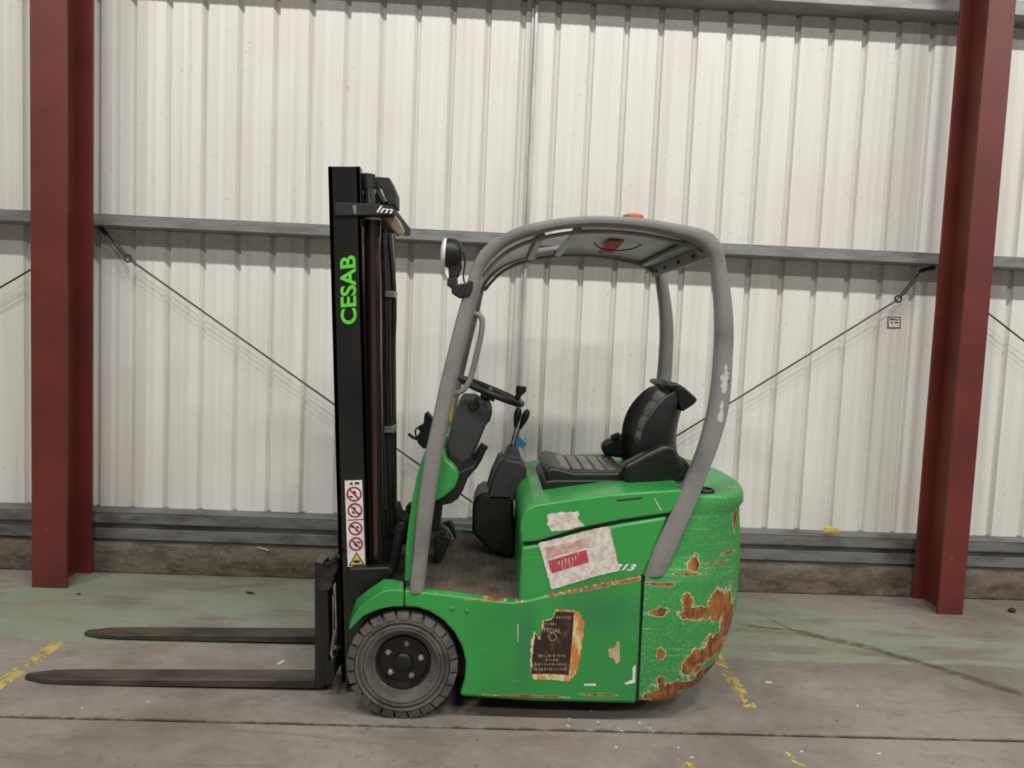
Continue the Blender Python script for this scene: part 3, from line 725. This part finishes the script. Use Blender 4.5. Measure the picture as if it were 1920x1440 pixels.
# --- work light on the front post
WLt = empty('work_light', (0, 0, 0)); WLt.parent = FL; WLt.location = (0, 0, 0); ORG[WLt.name] = ROOT.copy()
YL = 2.86
c = P(837, 474, YL); r = 27.5*2.9/F
ax = Vector((-1, 0, 0.03)).normalized()
MB().lathe(c, [(r*0.97, -0.002), (r*0.96, 0.008), (r*0.8, 0.017), (r*0.4, 0.022), (0.004, 0.0235)], ax, 32).build('lens', 'lens', WLt)
MB().lathe(c, [(r, 0.0), (r*0.98, -0.03), (r*0.85, -0.05), (r*0.55, -0.062), (0.01, -0.064)], ax, 32).build('housing', 'plasticblk', WLt)
MB().pprism([(834, 500), (842, 503), (843, 522), (839, 524), (835, 512)], YL, YL-0.025, YL+0.025).build('lower_lens', 'lens', WLt, bevel=0.003)
MB().pprism([(840, 492), (864, 480), (866, 500), (860, 520), (843, 524)], YL, YL-0.028, YL+0.028).build('lower_housing', 'plasticblk', WLt, bevel=0.006)
MB().pprism([(840, 524), (857, 519), (858, 534), (874, 532), (880, 527), (888, 529), (886, 545), (880, 557), (870, 556), (863, 560), (848, 551), (847, 541), (839, 536)], YL, YL-0.035, YL+0.03).build('bracket', 'blackmatt', WLt, bevel=0.004)
MB().tube(smooth([P(u, v, YL) for u, v in ((864, 470), (870, 478), (873, 490), (869, 510), (869, 525), (872, 531))], 2), 0.003, 6).build('cable', 'rubberhose', WLt)

# --- front cowl
cow = [(758, 1092), (760, 1030), (765, 985), (771, 945), (780, 900), (789, 866), (800, 838), (832, 842), (836, 862), (847, 870), (857, 883), (860, 896), (853, 915), (831, 934), (812, 943), (790, 952), (784, 985), (779, 1030), (775, 1095)]
MB().prism(XZ(cow, 2.90), 2.90, 2.97).build('cowl_end', 'green', FL, bevel=0.012, seg=3)
cow2 = [(763, 1092), (765, 1030), (770, 985), (776, 945), (785, 900), (794, 866), (806, 842), (828, 846), (815, 900), (790, 950), (779, 990), (773, 1030), (771, 1095)]
MB().prism(XZ(cow2, 2.90), 2.96, 3.78).build('front_cowl', 'green', FL, bevel=0.008)
trim = [(836, 868), (848, 874), (862, 884), (872, 878), (893, 872), (886, 886), (877, 897), (868, 920), (858, 936), (846, 944), (823, 949), (815, 940)]
MB().prism(XZ(trim, 2.99), 2.985, 3.62).build('knee_panel', 'plasticblk', FL, bevel=0.010, seg=3)
# pedals
for pl, yy_ in (([(812, 1010), (838, 1002), (846, 1012), (828, 1052), (814, 1055)], 3.22), ([(826, 986), (846, 980), (856, 1006), (850, 1018)], 3.48)):
    MB().prism(XZ(pl, yy_), yy_, yy_+0.07).build('pedal', 'plasticblk', FL, bevel=0.006)
MB().tube([P(826, 985, 3.44), P(838, 992, 3.44), P(848, 1012, 3.44)], 0.012, 8).build('pedal_arm', 'plasticlight', FL)

# --- steering column, wheel, levers
SCn = empty('steering_column', (0, 0, 0)); SCn.parent = FL; SCn.location = (0, 0, 0); ORG[SCn.name] = ROOT.copy()
colp = [(862, 747), (868, 743), (893, 744), (900, 750), (915, 752), (924, 769), (919, 789), (911, 798), (896, 835), (878, 868), (875, 884), (858, 884), (841, 868), (836, 838), (846, 798)]
MB().prism(XZ(colp, 3.22), 3.22, 3.40).build('column_cover', 'plastic', SCn, bevel=0.014, seg=3)
p = P(887, 760, 3.215); MB().lathe((p.x, 3.225, p.z), [(0.022, 0.0), (0.022, -0.02), (0.017, -0.028)], n=16).build('ignition_knob', 'plasticblk', SCn)
MB().pprism([(886, 752), (893, 744), (898, 746), (898, 766), (888, 770)], 3.21, 3.205, 3.225).build('switch_recess', 'plasticblk', SCn, bevel=0.003)
MB().pprism([(903, 733), (929, 743), (926, 753), (900, 744)], 3.28, 3.26, 3.36).build('wheel_hub', 'plasticblk', SCn, bevel=0.004)
a = P(861, 709, 3.31); b = P(978, 757, 3.31); cc = (a+b)/2; dx_ = (b-a).normalized(); RR = (b-a).length/2
MB().tube([cc+dx_*RR*math.cos(t)+Vector((0, 1, 0))*RR*math.sin(t) for t in [2*math.pi*k/48 for k in range(48)]], 0.0150, 10, True).build('steering_wheel', 'plasticblk', SCn)
nz_ = Vector((0, 1, 0)).cross(dx_); nz_ = -nz_ if nz_.z < 0 else nz_
MB().lathe(cc-nz_*0.012, [(RR*0.30, -0.008), (RR*0.34, 0.0), (RR*0.30, 0.012), (0.01, 0.016)], nz_, 24).build('wheel_boss', 'plasticblk', SCn)
for t in (0.4, 1.57, 2.74, 4.71):
    MB().tube([cc-nz_*0.018, cc+(dx_*math.cos(t)+Vector((0, 1, 0))*math.sin(t))*RR*0.97], [0.016, 0.013], 8).build('wheel_spoke', 'plasticblk', SCn)
MB().tube([P(969, 750, 3.28), P(972, 741, 3.28), P(977, 731, 3.28), P(978, 724, 3.28)], [0.012, 0.013, 0.025, 0.023], 12).build('spinner_knob', 'plasticblk', SCn)
lv = smooth([P(u, v, 3.16) for u, v in ((866, 892), (884, 878), (897, 858), (903, 843), (909, 834))], 1)
MB().tube(lv, [0.012+0.007*min(1, i/3) for i in range(len(lv))], 10).build('direction_lever', 'plasticblk', SCn)
q = P(849, 765, 3.30); MB().pprism([(845, 748), (852, 748), (846, 790), (842, 790)], 3.42, 3.42, 3.46).build('yellow_label', 'styellow', SCn)

# lever console
LC = empty('lever_console', (0, 0, 0)); LC.parent = FL; LC.location = (0, 0, 0); ORG[LC.name] = ROOT.copy()
MB().prism(XZ([(885, 1000), (886, 950), (893, 933), (905, 925), (962, 926), (966, 1030), (955, 1048), (915, 1030)], 3.42), 3.42, 3.72).build('console_base', 'plasticblk', LC, bevel=0.016, seg=3)
MB().prism(XZ([(912, 938), (922, 900), (937, 868), (948, 860), (978, 866), (988, 880), (984, 900), (964, 940)], 3.42), 3.42, 3.60).build('console_tower', 'plastic', LC, bevel=0.012, seg=3)
MB().prism(XZ([(908, 938), (920, 895), (934, 862), (943, 856), (948, 862), (934, 876), (922, 910), (916, 940)], 3.46), 3.60, 3.66).build('console_edge', 'plasticlight', LC, bevel=0.006)
bt = []
for k, (u0, u1, v) in enumerate(((940, 980, 868), (943, 978, 860), (944, 976, 857), (947, 974, 850), (948, 973, 847), (951, 971, 841), (953, 969, 836))):
    a = P(u0, v, 3.46); b = P(u1, v, 3.46); hw = (b.x-a.x)/2
    bt.append([Vector((a.x, 3.50-hw, a.z)), Vector((b.x, 3.50-hw, b.z)), Vector((b.x, 3.50+hw, b.z)), Vector((a.x, 3.50+hw, a.z))])
MB().loft(bt).build('lever_boot', 'plasticblk', LC)
for a_, b_, k0, k1, yy_ in (((958, 838), (967, 800), (966, 802), (973, 764), 3.48), ((963, 838), (976, 800), (975, 804), (990, 768), 3.52)):
    MB().tube([P(*a_, yy_), P(*b_, yy_)], 0.005, 8).build('lever_shaft', 'chrome', LC)
    A = P(*k0, yy_); B = P(*k1, yy_)
    MB().tube([A.lerp(B, t) for t in (0, 0.2, 0.45, 0.7, 0.9, 1.0)], [0.007, 0.011, 0.017, 0.019, 0.015, 0.007], 10).build('lever_knob', 'plasticblk', LC)
MB().pprism([(968, 822), (972, 818), (987, 832), (980, 842), (966, 834)], 3.49, 3.49, 3.493).build('blue_tag', 'blue', LC)

# --- seat
ST = empty('seat', (0, 0, 0)); ST.parent = FL; ST.location = (0, 0, 0); ORG[ST.name] = ROOT.copy()
MB().prism(XZ([(1017, 912), (1024, 902), (1040, 900), (1176, 900), (1178, 916), (1110, 926), (1046, 937), (1022, 937)], 3.10), 3.10, 3.58).build('seat_base', 'plasticblk', ST, bevel=0.008)
MB().tube([P(1044, 921, 3.095), P(1100, 920, 3.095), P(1172, 912, 3.095)], 0.006, 8).build('seat_rail', 'rodsteel', ST)
MB().prism(XZ([(1022, 896), (1024, 884), (1034, 876), (1050, 879), (1075, 886), (1150, 886), (1176, 884), (1180, 904), (1100, 908), (1030, 908)], 3.11), 3.11, 3.59).build('cushion', 'vinyl', ST, bevel=0.022, seg=4)
for i in range(5):
    u0 = 1050+i*22; a = P(u0, 875+i*0.8, 3.18); b = P(u0+20.5, 875.8+i*0.8, 3.18)
    MB().prism([(a.x, a.z-0.03), (b.x, b.z-0.03), (b.x, b.z+0.002), (a.x, a.z+0.002)], 3.18, 3.50).build('seat_pad', 'vinylgrey', ST, bevel=0.010, seg=3)
# backrest: curved bucket with forward wings
bc = smooth([P(u, v, YC) for u, v in ((1200, 872), (1204, 845), (1212, 808), (1224, 778), (1240, 748), (1256, 725), (1268, 717))], 2)
bc = resample(bc, 18)
def brow(i, off, nn_=17):
    t = i/17.0; hw = 0.225*(0.98-0.16*max(0, t-0.55)/0.45) if t > 0.25 else 0.225*(0.90+0.08*t/0.25)
    wing = 0.080*math.sin(math.pi*min(1, 0.15+t*0.85))**0.8 + 0.0
    tang = (bc[min(i+1, 17)]-bc[max(i-1, 0)]).normalized(); nr = Vector((tang.z, 0, -tang.x))   # points back
    row = []
    for j in range(nn_):
        s_ = -1+2*j/(nn_-1)
        p_ = bc[i]+Vector((0, s_*hw, 0))-nr*(wing*abs(s_)**2.6)+nr*off*(1.0-0.15*abs(s_)**3)
        if t > 0.8: p_ = p_+Vector((0, 0, -0.03*abs(s_)**3*(t-0.8)/0.2))
        row.append(p_)
    return row
rings = [brow(i, 0)+brow(i, 0.175-0.0065*i)[::-1] for i in range(18)]
mb = MB(); mb.loft(rings); mb.build('backrest', 'vinyl', ST, angle=50, bevel=0.012, seg=3)
for k in range(4):
    i0 = 3+k*3; rows = []
    for i in (i0, i0+1, i0+2, i0+3):
        r0 = brow(i, -0.012 if i in (i0+1, i0+2) else -0.003, 17)[4:13]; r1 = brow(i, 0.02, 17)[4:13][::-1]; rows.append(r0+r1)
    rows[-1] = [p.lerp(q_, 0.12) for p, q_ in zip(rows[-1], rows[-2])]
    MB().loft(rows).build('back_pad', 'vinylgrey', ST, angle=40)
# headrest collar with dark opening along the top
tp = P(1290, 738, 3.14)
MB().prism(XZ([(1270, 722), (1283, 726), (1303, 744), (1307, 750), (1300, 758), (1290, 765), (1278, 772), (1272, 755)], 3.15), 3.14, 3.20).build('shoulder_wing', 'vinyl', ST, bevel=0.008, seg=3)
MB().prism(XZ([(1240, 722), (1247, 716), (1268, 718), (1284, 727), (1280, 742), (1262, 735)], 3.22), 3.20, 3.50).build('head_collar', 'plasticblk', ST, bevel=0.012, seg=3)
MB().prism(XZ([(1168, 874), (1182, 866), (1212, 850), (1240, 836), (1256, 833), (1268, 840), (1280, 866), (1288, 882), (1277, 896), (1262, 917), (1186, 920), (1172, 902)], 3.04), 3.04, 3.12).build('hip_wing', 'vinyl', ST, bevel=0.022, seg=4)
MB().prism(XZ([(1128, 838), (1136, 828), (1170, 815), (1186, 812), (1190, 850), (1180, 862), (1135, 856)], 3.55), 3.56, 3.63).build('hip_wing', 'vinyl', ST, bevel=0.02, seg=4)
MB().prism(XZ([(1145, 818), (1161, 811), (1164, 821), (1150, 826)], 3.54), 3.54, 3.57).build('belt_buckle', 'plasticblk', ST, bevel=0.004)
MB().prism(XZ([(1270, 860), (1284, 860), (1300, 880), (1290, 905), (1262, 915), (1200, 915), (1200, 890)], 3.12), 3.12, 3.58).build('seat_frame', 'plasticblk', ST, bevel=0.01)

# --- mast
MA = FL
YM = 3.04
def mastx(v, u0=615.0, u1=641.0): return u0+(u1-u0)*(v-312)/(1288-312)
def upright(y0, y1, name):
    mb = MB(); s = 1 if y1 > y0 else -1
    web = XZ([(615, 312), (675, 312), (693, 1010), (700, 1270), (641, 1280)], YM)
    mb.prism(web, min(y0, y0+s*0.014), max(y0, y0+s*0.014))
    fl1 = XZ([(615, 312), (623, 312), (649, 1280), (641, 1280)], YM); fl2 = XZ([(667, 312), (675, 312), (693, 1010), (700, 1270), (692, 1270)], YM)
    for q in (fl1, fl2): mb.prism(q, min(y0, y1), max(y0, y1))
    return mb.build(name, 'black', FL, bevel=0.002)
nu = upright(YM, YM+0.06, 'mast_upright'); upright(mirY(YM), mirY(YM+0.06), 'mast_upright')
for y0 in (YM+0.062, mirY(YM+0.062)-0.03):
    MB().prism(XZ([(617, 318), (672, 318), (690, 1010), (695, 1270), (643, 1278)], YM), y0, y0+0.03).build('inner_upright', 'black', FL, bevel=0.002)
# side flange strip
MB().prism(XZ([(674, 408), (681, 408), (694, 1062), (687, 1062)], YM+0.02), YM+0.02, YM+0.05).build('upright_flange', 'cylinder', FL, bevel=0.002)
# top crossbeam band
TB = MB().prism(XZ([(627, 379), (700, 381), (738, 386), (737, 402), (700, 404), (627, 405)], YM-0.012), YM-0.012, mirY(YM-0.012)).build('top_crossbeam', 'blackmatt', FL, bevel=0.004)
MB().prism(XZ([(660, 385), (668, 384), (668, 402), (663, 402)], YM-0.018), YM-0.018, YM-0.010).build('crossbeam_clip', 'zinc', TB, bevel=0.002)
text('Im', [(705, 398), (736, 401), (738, 388), (708, 385)], YM-0.0135, 'whitetext', TB, shear=0.25, off=0.02)
# cylinders
for yc in (YM+0.075, mirY(YM+0.075)):
    a = P(699, 408, YM+0.075); b = P(705, 1066, YM+0.075)
    lc = MB().tube([(a.x, yc, a.z), (b.x, yc, b.z)], 0.034, 24).build('lift_cylinder', 'cylinder', FL)
    c1 = P(692, 354, YM+0.075); c2 = P(694, 382, YM+0.075)
    MB().tube([(c1.x, yc, c1.z), (c2.x, yc, c2.z)], 0.026, 20).build('piston_rod', 'chrome', lc)
    c0 = P(690, 327, YM+0.075)
    MB().tube([(c0.x, yc, c0.z), (c0.x, yc, c0.z-0.004), (c1.x, yc, c1.z)], [0.026, 0.031, 0.031], 20).build('rod_cap', 'blackmatt', lc)
    MB().tube([(a.x, yc, a.z+0.004), (a.x, yc, a.z-0.012)], 0.037, 20).build('gland_ring', 'lens', lc)
MB().prism(XZ([(704, 331), (730, 333), (741, 360), (741, 385), (704, 384)], YM+0.11), YM+0.11, YM+0.26).build('chain_crosshead', 'blackmatt', FL, bevel=0.004)
MB().tube([P(712, 356, YM+0.10), P(722, 380, YM+0.10)], 0.014, 10).build('chain_anchor', 'chrome', FL)
# hose guard at the top rear
MB().prism(XZ([(716, 404), (738, 400), (748, 412), (756, 430), (754, 440), (744, 441), (732, 425)], YM+0.05), YM+0.05, YM+0.12).build('hose_guard', 'khaki', FL, bevel=0.006)
# hoses and pipe
hs = smooth([P(u, v, 3.30) for u, v in ((716, 430), (722, 520), (725, 600), (724, 700), (727, 800), (731, 900), (735, 1000))], 2)
MB().tube(hs, 0.022, 12).build('hose', 'rubberhose', FL)
hs2 = smooth([P(u, v, 3.34) for u, v in ((728, 440), (735, 500), (739, 560), (738, 620), (733, 690), (735, 760), (736, 850), (735, 980))], 2)
MB().tube(hs2, 0.013, 10).build('hose', 'rubberhose', FL)
hs3 = smooth([P(u, v, 3.36) for u, v in ((733, 438), (737, 480), (738, 540))], 2); MB().tube(hs3, 0.008, 8).build('steel_pipe', 'chrome', FL)
for v, u in ((551, 731), (805, 730)):
    a = P(u-9, v-6, 3.27); b = P(u+9, v+7, 3.27)
    MB().box(a.x, b.x, 3.265, 3.36, b.z, a.z).build('hose_clamp', 'zinc', FL, bevel=0.003)
MB().prism(XZ([(719, 952), (744, 950), (749, 966), (763, 976), (762, 988), (750, 984), (738, 1060), (720, 1062)], 3.32), 3.30, 3.44).build('mast_bracket', 'blackmatt', FL, bevel=0.004)
# tilt cylinder
for yc in (3.16, mirY(3.16)):
    a = P(752, 988, 3.16); b = P(737, 1064, 3.16)
    t_ = MB().tube([(a.x, yc, a.z), (b.x, yc, b.z)], 0.022, 16).build('tilt_cylinder', 'blackmatt', FL)
    MB().tube([(a.x, yc-0.03, a.z), (a.x, yc+0.03, a.z)], 0.018, 12).build('pivot_pin', 'blackmatt', t_)
MB().prism(XZ([(652, 1070), (660, 1066), (728, 1063), (738, 1072), (735, 1082), (700, 1108), (672, 1130), (656, 1130), (650, 1100)], 3.0), 3.0, 3.05).build('mast_mount', 'plasticblk', FL, bevel=0.008, seg=3)
MB().prism(XZ([(645, 1100), (720, 1100), (715, 1260), (650, 1270)], 3.05), 3.06, 3.62).build('axle_beam', 'blackmatt', FL)

# carriage and forks
YF1 = 3.06
CG = MB().prism(XZ([(609, 1062), (634, 1036), (638, 1060), (630, 1075), (612, 1078)], YF1), 3.00, mirY(3.0)).build('carriage_bar', 'blackmatt', FL, bevel=0.004)
MB().prism(XZ([(616, 1240), (632, 1225), (634, 1255), (622, 1275), (614, 1268)], YF1), 3.00, mirY(3.0)).build('carriage_bar', 'blackmatt', FL, bevel=0.004)
for y0 in (3.18, mirY(3.18)-0.03):
    MB().prism(XZ([(617, 1070), (640, 1060), (645, 1270), (622, 1272)], YF1), y0, y0+0.03).build('carriage_plate', 'blackmatt', FL, bevel=0.003)
for v in (1058, 1050, 1043):
    p = P(612+(1060-v)*1.3, v, 3.0); MB().lathe((p.x, 3.0, p.z), [(0.011, 0.0), (0.011, -0.010), (0.007, -0.015)], n=6).build('carriage_bolt', 'blackmatt', CG)
MB().tube([P(625, 1115, 3.05), P(626, 1190, 3.05)], 0.006, 8).build('chain_rod', 'chrome', FL)
MB().tube([P(628, 1180, 3.05), P(621, 1225, 3.05), P(628, 1245, 3.05)], 0.007, 8).build('chain_link', 'nut', FL)
def fork(yn):
    s0 = XZ([(590, 1275), (590, 1291)], YF1)
    xh = P(590, 1275, YF1).x; zt0 = P(590, 1275, YF1).z; zb0 = max(0.006, P(590, 1291, YF1).z)
    xt = P(36, 1272, YF1).x; W = 0.10; mb = MB(); rings = []
    for k in range(15):
        t = k/14; x = xh+(xt-xh)*t; ztop = zt0+(0.022-zt0)*t; zbot = zb0+(0.004-zb0)*min(1, t*1.4)
        th = (ztop-zbot)
        if t > 0.0: ztop = zbot+th
        hw = W/2
        if t > 0.86: hw = W/2*math.sqrt(max(0.03, 1-((t-0.86)/0.14)**2*0.93))
        yc = yn+W/2
        rings.append([Vector((x, yc-hw, zbot)), Vector((x, yc+hw, zbot)), Vector((x, yc+hw, ztop)), Vector((x, yc-hw, ztop))])
    fk = MB().loft(rings).build('fork', 'fork', FL, bevel=0.003)
    sh = XZ([(590, 1055), (594, 1053), (606, 1056), (613, 1080), (615, 1110), (618, 1200), (617, 1260), (612, 1282), (604, 1291), (590, 1291)], YF1)
    MB().prism(sh, yn, yn+W).build('fork_shank', 'black', fk, bevel=0.003)
    MB().prism(XZ([(596, 1100), (602, 1085), (614, 1078), (628, 1080), (620, 1106), (602, 1108)], YF1), yn-0.006, yn+W+0.006).build('fork_hook', 'nut' if False else 'fork', fk, bevel=0.005)
fork(YF1); fork(3.52)

# --- headlamp leftover on the cowl (dangling black lamp bracket)
CL = empty('lamp_bracket', (0, 0, 0)); CL.parent = FL; CL.location = (0, 0, 0); ORG[CL.name] = ROOT.copy()
MB().pprism([(796, 776), (801, 772), (812, 786), (812, 800), (790, 812), (781, 802), (794, 795)], 3.70, 3.70, 3.76).build('lamp_body', 'plasticblk', CL, bevel=0.006)
MB().pprism([(790, 805), (806, 800), (806, 838), (794, 842), (784, 832), (780, 822)], 3.70, 3.70, 3.75).build('mount', 'blackmatt', CL, bevel=0.005)
MB().tube([P(766, 813, 3.72), P(772, 819, 3.72), P(784, 824, 3.72)], 0.008, 8).build('arm', 'blackmatt', CL)
MB().tube(smooth([P(u, v, 3.72) for u, v in ((782, 802), (778, 808), (780, 818), (786, 822))], 2), 0.004, 6).build('cable', 'rubberhose', CL)

# --- lettering and stickers
text('CESAB', [(669, 607), (667, 478), (637, 481), (639, 609)], YM-0.0012, 'limetext', FL, off=0.028)
WS = decal([(646, 901), (679, 900), (685, 1061), (652, 1063)], YM-0.0015, 'white', FL, 'warning_sticker')
def disc(u, v, r0, r1, Y, mat, name, n=28):
    c = P(u, v, Y); k = P(u+1, v, Y).x-c.x; mb = MB(); vs = []
    for rr in (r0, r1):
        for i in range(n):
            t = 2*math.pi*i/n; vs.append((c.x+rr*k*math.cos(t), Y, c.z+rr*k*math.sin(t)))
    mb.add(vs, [(i, (i+1) % n, n+(i+1) % n, n+i) for i in range(n)]); return mb.build(name, mat, WS, flip=False)
for i, (u, v, r) in enumerate(((664, 926.5, 14.3), (665.5, 957, 14.0), (666.5, 991, 13.2), (667.5, 1020, 13.2))):
    disc(u, v, r, r-3.0, YM-0.0024, 'stred', 'prohibition_ring')
    d = r*0.70; decal([(u-d-1, v-d+1), (u-d+1, v-d-1), (u+d+1, v+d-1), (u+d-1, v+d+1)], YM-0.0026, 'stred', WS, 'prohibition_bar', 0.0002)
    for k in range(3):
        a = [(-6, 5, 5, 2), (1, -3, 3, 4), (4, 4, 3, 3)][k]; uu = u+a[0]*(1 if i % 2 == 0 else -0.8); vv = v+a[1]*(1 if i < 2 else -0.6)
        decal([(uu-a[2], vv-a[3]*0.4), (uu, vv-a[3]), (uu+a[2], vv+a[3]*0.3), (uu+a[2]*0.2, vv+a[3])], YM-0.0022, 'ink', WS, 'pictogram', 0.0002)
decal([(652, 974.5), (685, 973), (685, 974.5), (652, 976)], YM-0.0024, 'ink', WS, 'sticker_gap', 0.0002)
for q in ([(655, 908), (659, 904), (662, 908), (660, 909)], [(665, 908), (666, 904), (673, 904), (674, 908)]): decal(q, YM-0.0024, 'ink', WS, 'pictogram', 0.0002)
decal([(654, 1061), (668.5, 1035), (684, 1059)], YM-0.0024, 'ink', WS, 'hazard_triangle', 0.0002)
decal([(657, 1059.3), (668.6, 1038.5), (681, 1057.8)], YM-0.0027, 'styellow', WS, 'hazard_triangle', 0.0002)
decal([(661, 1052), (668, 1050), (676, 1051.5), (673, 1055), (666, 1056)], YM-0.003, 'ink', WS, 'pictogram', 0.0002)

text('313', [(1148, 1069.5), (1190, 1070.5), (1194, 1058), (1152, 1057)], YH-0.0008, 'whitetext', FL, shear=0.3, off=0.03)
PS = decal(ragged([(1009, 1018), (1040, 1011), (1100, 996), (1128, 988), (1142, 987), (1153, 1030), (1158, 1056), (1162, 1070), (1120, 1080), (1034, 1106), (1022, 1062)], 6, 0.7, 2), YH-0.003, 'paper', FL, 'peeling_sticker', 0.0015)
decal([(1022, 1027), (1060, 1019), (1104, 1009), (1105, 1025), (1060, 1037), (1025, 1047)], YH-0.0038, 'pinkprint', PS, 'faded_block', 0.0005)
decal([(1027.5, 1052), (1099, 1031), (1104, 1054), (1034, 1075)], YH-0.0038, 'redprint', PS, 'red_block', 0.0005)
for i in range(6):
    u = 1047+i*6.2; v = 1051-i*1.75
    decal([(u, v), (u+1.6, v-0.5), (u+2.4, v+7.5), (u+0.8, v+8)], YH-0.0044, 'paper', PS, 'worn_letter', 0.0003)
decal(ragged([(1027, 966), (1034, 963), (1060, 960), (1084, 959), (1087, 966), (1083, 972), (1095, 986), (1062, 995), (1034, 997), (1030, 988), (1026, 982)], 4, 1.4, 4), YH-0.002, 'paper', FL, 'worn_label', 0.0012)
# scratched plate
PR = decal(ragged([(999, 1272), (994, 1256), (996, 1200), (1002, 1184), (1012, 1196), (1018, 1164), (1036, 1158), (1042, 1142), (1076, 1145), (1086, 1148), (1095, 1166), (1094, 1190), (1088, 1230), (1082, 1262), (1066, 1277), (1040, 1275), (1004, 1274)], 4, 1.3, 5), YS-0.0015, 'residue', FL, 'plate_residue', 0.001)
PL_ = decal(ragged([(997, 1262), (1000, 1225), (1003, 1190), (1012, 1200), (1020, 1170), (1020, 1164), (1036, 1163), (1042, 1147)], 4, 1.6, 8, False)+[(1042, 1147), (1076, 1148), (1074, 1180), (1071, 1215), (1068, 1250), (1066, 1265), (1030, 1263)], YS-0.0030, 'plate', FL, 'warning_plate', 0.0015)
text('PEDAL', [(1020, 1185), (1052, 1187), (1052, 1179), (1020, 1177)], YS-0.0036, 'beige', PL_, off=0.0)
rr = random.Random(3)
for v, u0, u1 in ((1170, 1020, 1045), (1158, 1040, 1068), (1230, 1010, 1060), (1238, 1024, 1046), (1246, 1003, 1060), (1255, 1001, 1062)):
    u = u0
    while u < u1:
        wl = rr.uniform(1.4, 3.4); h = rr.uniform(1.2, 3.2)
        decal([(u, v-h), (u+wl*0.7, v-h+rr.uniform(-1, 1)), (u+wl*0.6, v+h), (u+wl*0.1, v+h-1)], YS-0.0036, 'beige', PL_, 'worn_letter', 0.0003); u += wl+rr.uniform(0.8, 2.5)
for i in range(10):
    t = i/10*2*math.pi; u, v = 1036+7*math.cos(t), 1194+7*math.sin(t)
    decal([(u-1.6, v-1), (u+1.6, v-1), (u+1.2, v+1), (u-1.2, v+1)], YS-0.0036, 'beige', PL_, 'worn_mark', 0.0003)
decal([(1140, 1217), (1152, 1215), (1157, 1202), (1162, 1203), (1162, 1240), (1155, 1246), (1152, 1236), (1142, 1232)], YS-0.001, 'beige', FL, 'primer_patch', 0.0006)
decal([(1095, 1282), (1117, 1282), (1118, 1286), (1095, 1286)], YS-0.001, 'white', FL, 'tape_remnant', 0.0006)
decal([(1186, 1252), (1192, 1246), (1191, 1280), (1174, 1284), (1170, 1281), (1186, 1274)], YS-0.001, 'white', FL, 'tape_remnant', 0.0006)
decal([(970, 1170), (972, 1170), (971.5, 1204), (970, 1204)], YS-0.001, 'flake', FL, 'scratch', 0.0004)
decal([(1226, 934), (1228, 934), (1241, 958), (1239, 958)], YH-0.001, 'flake', FL, 'scratch', 0.0004)
decal([(1156, 937), (1205, 932), (1204, 935), (1158, 940)], YH-0.001, 'chip', FL, 'scratch', 0.0004)
